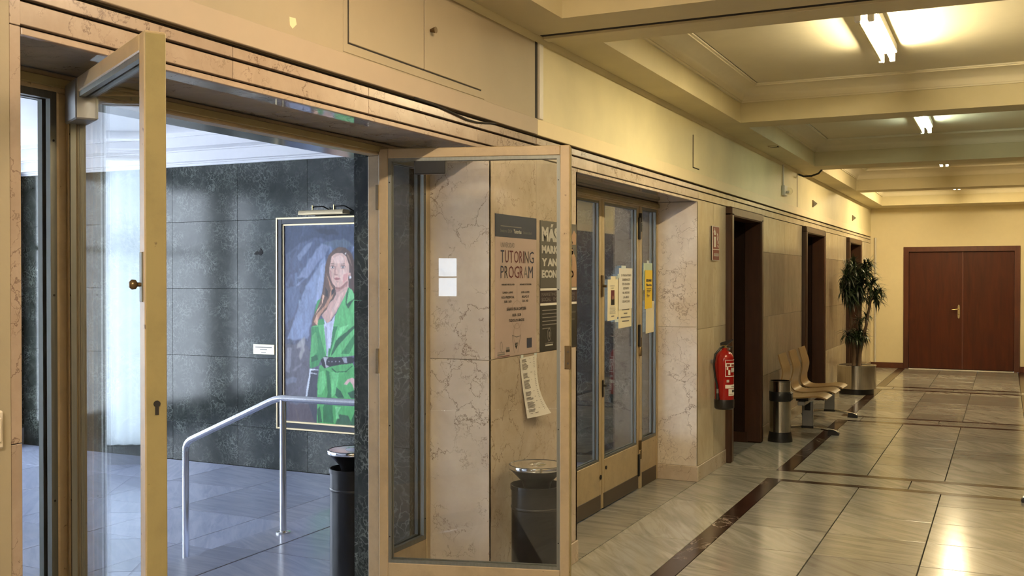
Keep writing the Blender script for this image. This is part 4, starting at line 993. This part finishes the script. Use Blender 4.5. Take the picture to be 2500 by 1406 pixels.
# ------------------------------------------------------------------ painting, picture light, plaque
#PAINT#
STROKES = [
((112,122,148), [(0.206,0.269),(0.291,0.183),(0.344,0.175),(0.333,0.21),(0.259,0.286),(0.206,0.364),(0.169,0.311)]),
((120,130,158), [(0.386,0.253),(0.469,0.182),(0.573,0.196),(0.511,0.298),(0.385,0.408),(0.301,0.519),(0.152,0.528),(0.259,0.407)]),
((128,140,168), [(0.438,0.391),(0.5,0.297),(0.515,0.443),(0.468,0.656),(0.405,0.725),(0.363,0.872),(0.289,1.132),(0.129,1.136),(0.043,1.138),(0.194,0.788),(0.258,0.614)]),
((150,160,185), [(0.448,0.408),(0.495,0.374),(0.479,0.579),(0.447,0.725),(0.384,0.786),(0.406,0.614)]),
((150,165,190), [(0.178,0.745),(0.205,0.74),(0.194,0.797)]),
((90,100,125), [(0.012,0.633),(0.152,0.598),(0.216,0.701),(0.108,0.919),(0.016,0.991)]),
((52,62,84), [(0.014,0.014),(0.848,0.023),(0.848,0.217),(0.614,0.188),(0.386,0.125),(0.206,0.182),(0.024,0.284)]),
((84,96,112), [(0.469,0.177),(0.716,0.143),(0.838,0.217),(0.614,0.239)]),
((40,46,62), [(0.376,0.047),(0.614,0.052),(0.676,0.104),(0.449,0.1)]),
((96,92,100), [(0.011,1.184),(0.265,1.177),(0.334,1.272),(0.324,1.433),(0.274,1.709),(0.01,1.722)]),
((132,132,142), [(0.041,1.224),(0.101,1.214),(0.086,1.361),(0.065,1.459),(0.015,1.461)]),
((150,146,146), [(0.166,1.18),(0.256,1.113),(0.255,1.242),(0.196,1.333),(0.181,1.293),(0.216,1.219),(0.146,1.229)]),
((124,122,130), [(0.095,1.442),(0.215,1.356),(0.21,1.385),(0.125,1.457)]),
((118,122,136), [(0.015,1.526),(0.155,1.512),(0.145,1.561),(0.014,1.584)]),
((82,70,76), [(0.054,1.777),(0.402,1.767),(0.401,1.944),(0.054,1.948)]),
((108,92,92), [(0.135,1.789),(0.194,1.948),(0.174,1.949)]),
((120,100,96), [(0.333,1.803),(0.401,1.936),(0.372,1.937)]),
((84,66,60), [(0.665,0.225),(0.737,0.232),(0.807,0.288),(0.846,0.377),(0.878,0.528),(0.877,0.696),(0.837,0.68),(0.776,0.613),(0.674,0.698),(0.572,0.784),(0.447,0.837),(0.437,0.742),(0.484,0.631),(0.491,0.52),(0.505,0.391),(0.542,0.306),(0.593,0.254)]),
((196,156,142), [(0.613,0.588),(0.766,0.52),(0.776,0.613),(0.731,0.697),(0.674,0.791),(0.592,0.903),(0.53,0.976),(0.499,0.947),(0.457,0.896),(0.52,0.801),(0.597,0.732),(0.628,0.681)]),
((172,128,116), [(0.618,0.605),(0.766,0.562),(0.756,0.604),(0.664,0.655),(0.623,0.664)]),
((212,176,162), [(0.674,0.681),(0.726,0.647),(0.664,0.774),(0.582,0.894),(0.545,0.946),(0.571,0.852)]),
((92,172,104), [(0.771,0.613),(0.807,0.638),(0.857,0.692),(0.937,0.746),(0.987,0.863),(1.006,1.114),(0.986,1.198),(0.529,1.211),(0.561,1.117),(0.592,0.996),(0.613,0.894),(0.674,0.791),(0.731,0.697)]),
((66,140,84), [(0.447,0.725),(0.405,0.751),(0.379,0.837),(0.352,1.01),(0.341,1.217),(0.529,1.211),(0.509,1.084),(0.483,0.939),(0.468,0.922),(0.405,0.94)]),
((92,172,104), [(0.335,0.998),(0.53,0.978),(0.844,0.972),(0.91,0.971),(0.9,1.183),(0.844,1.271),(0.568,1.304),(0.519,1.298),(0.49,1.267),(0.452,1.172),(0.403,1.013)]),
((62,132,80), [(0.335,1.006),(0.413,1.005),(0.471,1.195),(0.519,1.306),(0.451,1.316),(0.422,1.381),(0.334,1.416),(0.312,1.409)]),
((86,160,98), [(0.339,1.095),(0.389,1.053),(0.413,1.173),(0.403,1.253),(0.334,1.32),(0.319,1.409),(0.312,1.337)]),
((40,92,60), [(0.329,1.304),(0.403,1.277),(0.412,1.325),(0.334,1.352)]),
((40,92,60), [(0.626,1.127),(0.854,0.972),(0.859,0.995),(0.664,1.166),(0.568,1.288),(0.568,1.264)]),
((52,116,72), [(0.568,1.001),(0.645,0.992),(0.587,1.168),(0.548,1.289),(0.539,1.249)]),
((58,126,76), [(0.683,1.26),(0.858,1.043),(0.858,1.121),(0.778,1.257)]),
((120,200,130), [(0.664,1.007),(0.778,0.973),(0.626,1.135)]),
((112,188,122), [(0.771,0.617),(0.807,0.638),(0.842,0.713),(0.741,0.782),(0.751,0.697)]),
((44,84,58), [(0.741,0.782),(0.842,0.722),(0.766,0.824)]),
((50,100,66), [(0.746,0.68),(0.766,0.621),(0.776,0.625),(0.751,0.782),(0.738,0.782)]),
((188,190,206), [(0.483,0.926),(0.525,0.981),(0.571,0.946),(0.618,0.881),(0.597,0.979),(0.581,1.056),(0.56,1.21),(0.529,1.211),(0.514,1.084)]),
((186,188,204), [(0.481,0.979),(0.588,0.937),(0.568,1.049),(0.541,1.169),(0.529,1.293),(0.515,1.29),(0.505,1.13)]),
((150,152,172), [(0.491,0.987),(0.52,1.01),(0.524,1.281),(0.515,1.282),(0.502,1.13)]),
((82,160,92), [(0.432,1.381),(0.816,1.335),(0.858,1.428),(0.909,1.552),(0.908,1.936),(0.396,1.96),(0.402,1.574)]),
((48,110,66), [(0.505,1.426),(0.548,1.44),(0.567,1.615),(0.595,1.94),(0.47,1.939),(0.47,1.795),(0.528,1.648)]),
((104,184,114), [(0.432,1.445),(0.49,1.426),(0.509,1.569),(0.451,1.668),(0.407,1.67)]),
((104,184,114), [(0.567,1.439),(0.663,1.436),(0.625,1.644),(0.567,1.694)]),
((40,84,58), [(0.63,1.588),(0.682,1.625),(0.72,1.687),(0.644,1.691),(0.615,1.668)]),
((40,84,58), [(0.758,1.637),(0.853,1.601),(0.853,1.688),(0.796,1.683)]),
((56,92,66), [(0.663,1.848),(0.767,1.858),(0.814,1.942),(0.614,1.947)]),
((44,90,60), [(0.402,1.815),(0.431,1.781),(0.46,1.94),(0.411,1.943)]),
((44,90,60), [(0.805,1.888),(0.852,1.79),(0.854,1.94),(0.796,1.943)]),
((120,196,128), [(0.615,1.772),(0.682,1.776),(0.643,1.842),(0.663,1.888),(0.624,1.898)]),
((36,84,54), [(0.577,1.399),(0.625,1.437),(0.74,1.425),(0.815,1.367),(0.815,1.378),(0.74,1.437),(0.616,1.445),(0.572,1.415)]),
((38,38,46), [(0.447,1.324),(0.49,1.295),(0.664,1.297),(0.778,1.285),(0.834,1.291),(0.844,1.318),(0.816,1.347),(0.683,1.367),(0.568,1.388),(0.49,1.41),(0.461,1.388)]),
((170,170,172), [(0.476,1.299),(0.539,1.301),(0.519,1.318),(0.505,1.346),(0.51,1.378),(0.548,1.388),(0.505,1.406),(0.495,1.362)]),
((140,142,150), [(0.692,1.3),(0.749,1.294),(0.759,1.345),(0.721,1.35)]),
((150,150,155), [(0.534,1.339),(0.545,1.335),(0.547,1.345),(0.536,1.348)]),
((150,150,155), [(0.572,1.337),(0.584,1.334),(0.586,1.343),(0.574,1.347)]),
((150,150,155), [(0.616,1.336),(0.627,1.332),(0.629,1.342),(0.618,1.345)]),
((150,150,155), [(0.659,1.334),(0.67,1.331),(0.672,1.34),(0.661,1.344)]),
((66,66,76), [(0.319,1.425),(0.412,1.429),(0.402,1.574),(0.396,1.976),(0.382,1.977),(0.274,1.709),(0.294,1.563)]),
((196,200,208), [(0.312,1.421),(0.417,1.421),(0.417,1.429),(0.329,1.437),(0.319,1.481),(0.284,1.693),(0.264,1.698),(0.279,1.58),(0.304,1.482)]),
((176,178,184), [(0.324,1.457),(0.402,1.46),(0.402,1.468),(0.324,1.467)]),
((200,164,158), [(0.716,1.552),(0.758,1.503),(0.815,1.486),(0.858,1.503),(0.9,1.536),(0.9,1.631),(0.848,1.625),(0.815,1.556),(0.787,1.525),(0.749,1.559)]),
((202,164,148), [(0.562,0.375),(0.573,0.315),(0.624,0.283),(0.696,0.284),(0.752,0.321),(0.777,0.393),(0.779,0.477),(0.761,0.541),(0.71,0.592),(0.664,0.615),(0.618,0.609),(0.577,0.566),(0.555,0.503),(0.546,0.434)]),
((218,184,170), [(0.593,0.332),(0.675,0.299),(0.726,0.342),(0.706,0.384),(0.614,0.384)]),
((216,180,165), [(0.665,0.443),(0.736,0.443),(0.746,0.511),(0.695,0.562),(0.665,0.511)]),
((186,138,126), [(0.555,0.443),(0.572,0.46),(0.582,0.562),(0.613,0.605),(0.572,0.562),(0.552,0.494)]),
((196,140,130), [(0.711,0.494),(0.767,0.477),(0.756,0.537),(0.705,0.579)]),
((176,132,118), [(0.614,0.409),(0.629,0.409),(0.624,0.477),(0.639,0.494),(0.613,0.498),(0.601,0.486)]),
((150,104,94), [(0.603,0.49),(0.649,0.492),(0.642,0.501),(0.613,0.501)]),
((150,112,100), [(0.557,0.409),(0.578,0.399),(0.606,0.402),(0.617,0.422),(0.598,0.434),(0.569,0.434)]),
((212,196,188), [(0.563,0.419),(0.58,0.411),(0.602,0.414),(0.608,0.423),(0.592,0.429),(0.571,0.429)]),
((66,58,56), [(0.577,0.411),(0.596,0.411),(0.596,0.429),(0.577,0.428)]),
((116,84,72), [(0.553,0.398),(0.571,0.386),(0.6,0.383),(0.617,0.392),(0.598,0.389),(0.571,0.392)]),
((150,112,100), [(0.68,0.409),(0.701,0.399),(0.729,0.403),(0.739,0.422),(0.721,0.435),(0.692,0.435)]),
((212,196,188), [(0.686,0.42),(0.703,0.411),(0.725,0.415),(0.731,0.423),(0.715,0.43),(0.694,0.43)]),
((66,58,56), [(0.701,0.412),(0.719,0.412),(0.719,0.429),(0.701,0.429)]),
((116,84,72), [(0.676,0.399),(0.694,0.387),(0.723,0.384),(0.739,0.393),(0.721,0.389),(0.694,0.392)]),
((168,106,100), [(0.601,0.53),(0.629,0.521),(0.654,0.525),(0.681,0.533),(0.654,0.548),(0.624,0.55)]),
((118,66,64), [(0.601,0.531),(0.634,0.533),(0.681,0.533),(0.634,0.537)]),
((150,104,94), [(0.613,0.558),(0.665,0.562),(0.644,0.569)]),
((98,74,64), [(0.665,0.227),(0.716,0.232),(0.675,0.274),(0.614,0.286),(0.573,0.319),(0.56,0.383),(0.543,0.443),(0.551,0.511),(0.582,0.579),(0.613,0.626),(0.603,0.681),(0.551,0.75),(0.515,0.836),(0.436,0.905),(0.394,0.992),(0.342,0.997),(0.353,0.915),(0.405,0.82),(0.447,0.734),(0.473,0.631),(0.491,0.528),(0.502,0.408),(0.536,0.315),(0.593,0.254)]),
((176,128,104), [(0.51,0.477),(0.541,0.562),(0.562,0.639),(0.546,0.716),(0.489,0.802),(0.405,0.871),(0.363,0.958),(0.384,0.983),(0.447,0.879),(0.53,0.793),(0.582,0.715),(0.603,0.656),(0.562,0.579),(0.531,0.52)]),
((210,166,138), [(0.468,0.682),(0.489,0.699),(0.468,0.768),(0.405,0.837),(0.374,0.898),(0.416,0.837),(0.458,0.785)]),
((206,160,134), [(0.395,0.88),(0.415,0.94),(0.405,0.992),(0.389,0.983),(0.384,0.923)]),
((52,44,46), [(0.572,0.639),(0.613,0.622),(0.598,0.673),(0.572,0.703)]),
((52,44,46), [(0.499,0.614),(0.53,0.656),(0.53,0.716),(0.499,0.699)]),
((86,62,54), [(0.706,0.24),(0.777,0.275),(0.827,0.36),(0.845,0.478),(0.867,0.696),(0.827,0.671),(0.792,0.579),(0.802,0.486),(0.777,0.393),(0.752,0.321),(0.721,0.278)]),
((128,98,84), [(0.736,0.274),(0.777,0.309),(0.812,0.41),(0.797,0.393),(0.767,0.334)]),
((226,214,206), [(0.728,0.295),(0.742,0.279),(0.749,0.281),(0.738,0.301)]),
((236,230,226), [(0.782,0.507),(0.799,0.504),(0.803,0.528),(0.785,0.533)]),
((200,156,140), [(0.775,0.477),(0.792,0.473),(0.795,0.507),(0.779,0.509)]),
((150,104,94), [(0.613,0.613),(0.675,0.621),(0.756,0.553),(0.766,0.566),(0.695,0.63),(0.634,0.634)])]

PX0, PZ1, PW, PH = -6.50, 2.125, 1.50, 1.955       # canvas: left edge, top edge, width, height
NXP, NZP = 375, 489
gx, gz = np.meshgrid((np.arange(NXP)+.5)/NXP*PW, (np.arange(NZP)+.5)/NZP*PH)
lin = lambda c: (np.array(c)/255.0)**2.2
rng = np.random.RandomState(5)
def smooth_noise(nx, nz):
    a = rng.rand(nz+1, nx+1); u = gx/PW*nx; v = gz/PH*nz
    i = np.minimum(u.astype(int), nx-1); j = np.minimum(v.astype(int), nz-1); fu = u-i; fv = v-j
    return (a[j, i]*(1-fu)+a[j, i+1]*fu)*(1-fv)+(a[j+1, i]*(1-fu)+a[j+1, i+1]*fu)*fv
img = np.zeros((NZP, NXP, 3))
t_ = np.clip(gz/PH, 0, 1)[..., None]
img[:] = lin((68, 80, 106))*(1-t_)+lin((92, 88, 98))*t_
def fill(pts, wob=0.0):
    p = np.array(pts); X = gx+wob*wx; Z = gz+wob*wz; ins = np.zeros(gx.shape, bool)
    for (x0, z0), (x1, z1) in zip(p, np.roll(p, -1, axis=0)):
        if z0 == z1: continue
        c = ((z0 > Z) != (z1 > Z)) & (X < (x1-x0)*(Z-z0)/(z1-z0)+x0); ins ^= c
    return ins
def soften(mk, k):
    f = mk.astype(float)
    for _ in range(k):
        f[1:-1, 1:-1] = (f[1:-1, 1:-1]*2+f[:-2, 1:-1]+f[2:, 1:-1]+f[1:-1, :-2]+f[1:-1, 2:])/6
    return f[..., None]
wx = (smooth_noise(40, 52)-.5)*2; wz = (smooth_noise(40, 52)-.5)*2
# loose brushwork over the ground
for _ in range(420):
    cx, cz = rng.rand()*PW, rng.rand()*PH; a = rng.uniform(.6, 1.9); L_, w_ = rng.uniform(.05, .16), rng.uniform(.008, .022)
    d = np.array((math.cos(a), -math.sin(a))); nrm = np.array((-d[1], d[0])); c_ = np.array((cx, cz))
    q = [c_-d*L_-nrm*w_, c_+d*L_-nrm*w_*.6, c_+d*L_*1.05, c_+d*L_+nrm*w_*.6, c_-d*L_+nrm*w_]
    mk = soften(fill(q), 1)*.5
    img = img*(1-mk)+(img*rng.uniform(.5, 2.0)+.012*rng.rand(3))*mk
for i, (c, pts) in enumerate(STROKES):
    bgd = i < 17
    mk = soften(fill(pts, .012 if bgd else .003), 6 if bgd else 1)*(.8 if bgd else 1)
    img = img*(1-mk)+lin(c)*mk
streak = (smooth_noise(90, 30)-.5)[..., None]*.35+(smooth_noise(170, 120)-.5)[..., None]*.22
img = np.clip(img*1.35*(1+streak), 0, 1)
pt = thing('painting', 'tall framed portrait of a standing woman in a green suit on dark marble', 'painting', (PX0+PW/2, LY, PZ1-PH))
YC = 8.297
vx, vz = np.meshgrid(PX0+np.arange(NXP)/(NXP-1)*PW, PZ1-np.arange(NZP)/(NZP-1)*PH)
co_ = np.stack([vx.ravel(), np.full(vx.size, YC), vz.ravel()], 1)
ii = np.arange(NXP*NZP).reshape(NZP, NXP)
fc = np.stack([ii[:-1, :-1], ii[1:, :-1], ii[1:, 1:], ii[:-1, 1:]], -1).reshape(-1, 4)
me = bpy.data.meshes.new('canvas'); me.vertices.add(len(co_)); me.vertices.foreach_set('co', co_.ravel())
me.loops.add(fc.size); me.loops.foreach_set('vertex_index', fc.ravel().astype(np.int32)); me.polygons.add(len(fc)); me.polygons.foreach_set('loop_start', (np.arange(len(fc))*4).astype(np.int32))
me.update(calc_edges=True)
at = me.color_attributes.new('paint', 'FLOAT_COLOR', 'POINT'); at.data.foreach_set('color', np.concatenate([img.reshape(-1, 3), np.ones((img.shape[0]*img.shape[1], 1))], 1).astype(np.float32).ravel())
pm, nt, b_ = new_mat('oil_paint'); vc = nd(nt, 'ShaderNodeVertexColor', layer_name='paint'); lk(nt, vc.outputs[0], b_.inputs['Base Color']); b_.inputs['Roughness'].default_value = .45
me.materials.append(pm); put('canvas', me, pt)
def frame_ring(name, mat, o, w, y0, y1):
    x0, x1, z0, z1 = PX0-o, PX0+PW+o, PZ1-PH-o, PZ1+o
    MB().box(x0, x0+w, y0, y1, z0, z1, .002).box(x1-w, x1, y0, y1, z0, z1, .002).box(x0+w, x1-w, y0, y1, z0, z0+w, .002).box(x0+w, x1-w, y0, y1, z1-w, z1, .002).build(name, M[mat], pt)
frame_ring('inner_gilding', 'gilt', .012, .018, 8.284, LY-.001)
frame_ring('frame', 'fblack', .060, .049, 8.272, LY-.001)
frame_ring('outer_gilding', 'gilt', .076, .017, 8.262, LY-.001)
t = thing('picture_light', 'brass picture light sitting over the top of the portrait frame', 'lamp', (-5.94, LY, 2.21))
MB().prism([(8.13, 2.215), (8.25, 2.215), (8.25, 2.235), (8.235, 2.255), (8.145, 2.255), (8.13, 2.24)], 'X', -6.20, -5.68).build('shade', M['gilt'], t)
for x_ in (-6.07, -5.82):
    MB().tube(fillet([(x_, 8.19, 2.25), (x_, 8.19, 2.29), (x_+.10, 8.22, 2.295), (x_+.13, LY-.002, 2.25)], .02), .006, 8).build('arm', M['black'], t)
    MB().tube([(x_, 8.19, 2.252), (x_, 8.19, 2.305)], .008, 10).build('arm_nut', M['brass'], t)
t = thing('plaque', 'small pale metal caption plaque left of the portrait on dark marble', 'plaque', (-6.78, LY, .83))
box_obj('plate', M['plaque'], t, (-6.915, -6.645, LY-.008, LY, .825, .928), .003)
p = Print((-6.915, LY-.008, .825), (1, 0, 0), (0, -1, 0), .0006)
p.rect('inkg', .03, .24, .068, .078); p.rect('inkg', .09, .18, .046, .053); p.rect('inkg', .105, .165, .018, .024)
p.build(t)
t = thing('wall_socket_scar', 'dark broken patch on the marble left of the portrait', 'damage', (-6.84, LY, 1.86))
MB().prism([(-6.90, 1.85), (-6.86, 1.875), (-6.84, 1.86), (-6.82, 1.90), (-6.80, 1.88), (-6.79, 1.85), (-6.82, 1.83), (-6.85, 1.84), (-6.88, 1.835)], 'Y', LY-.0035, LY).build('scar', M['dark'], t)
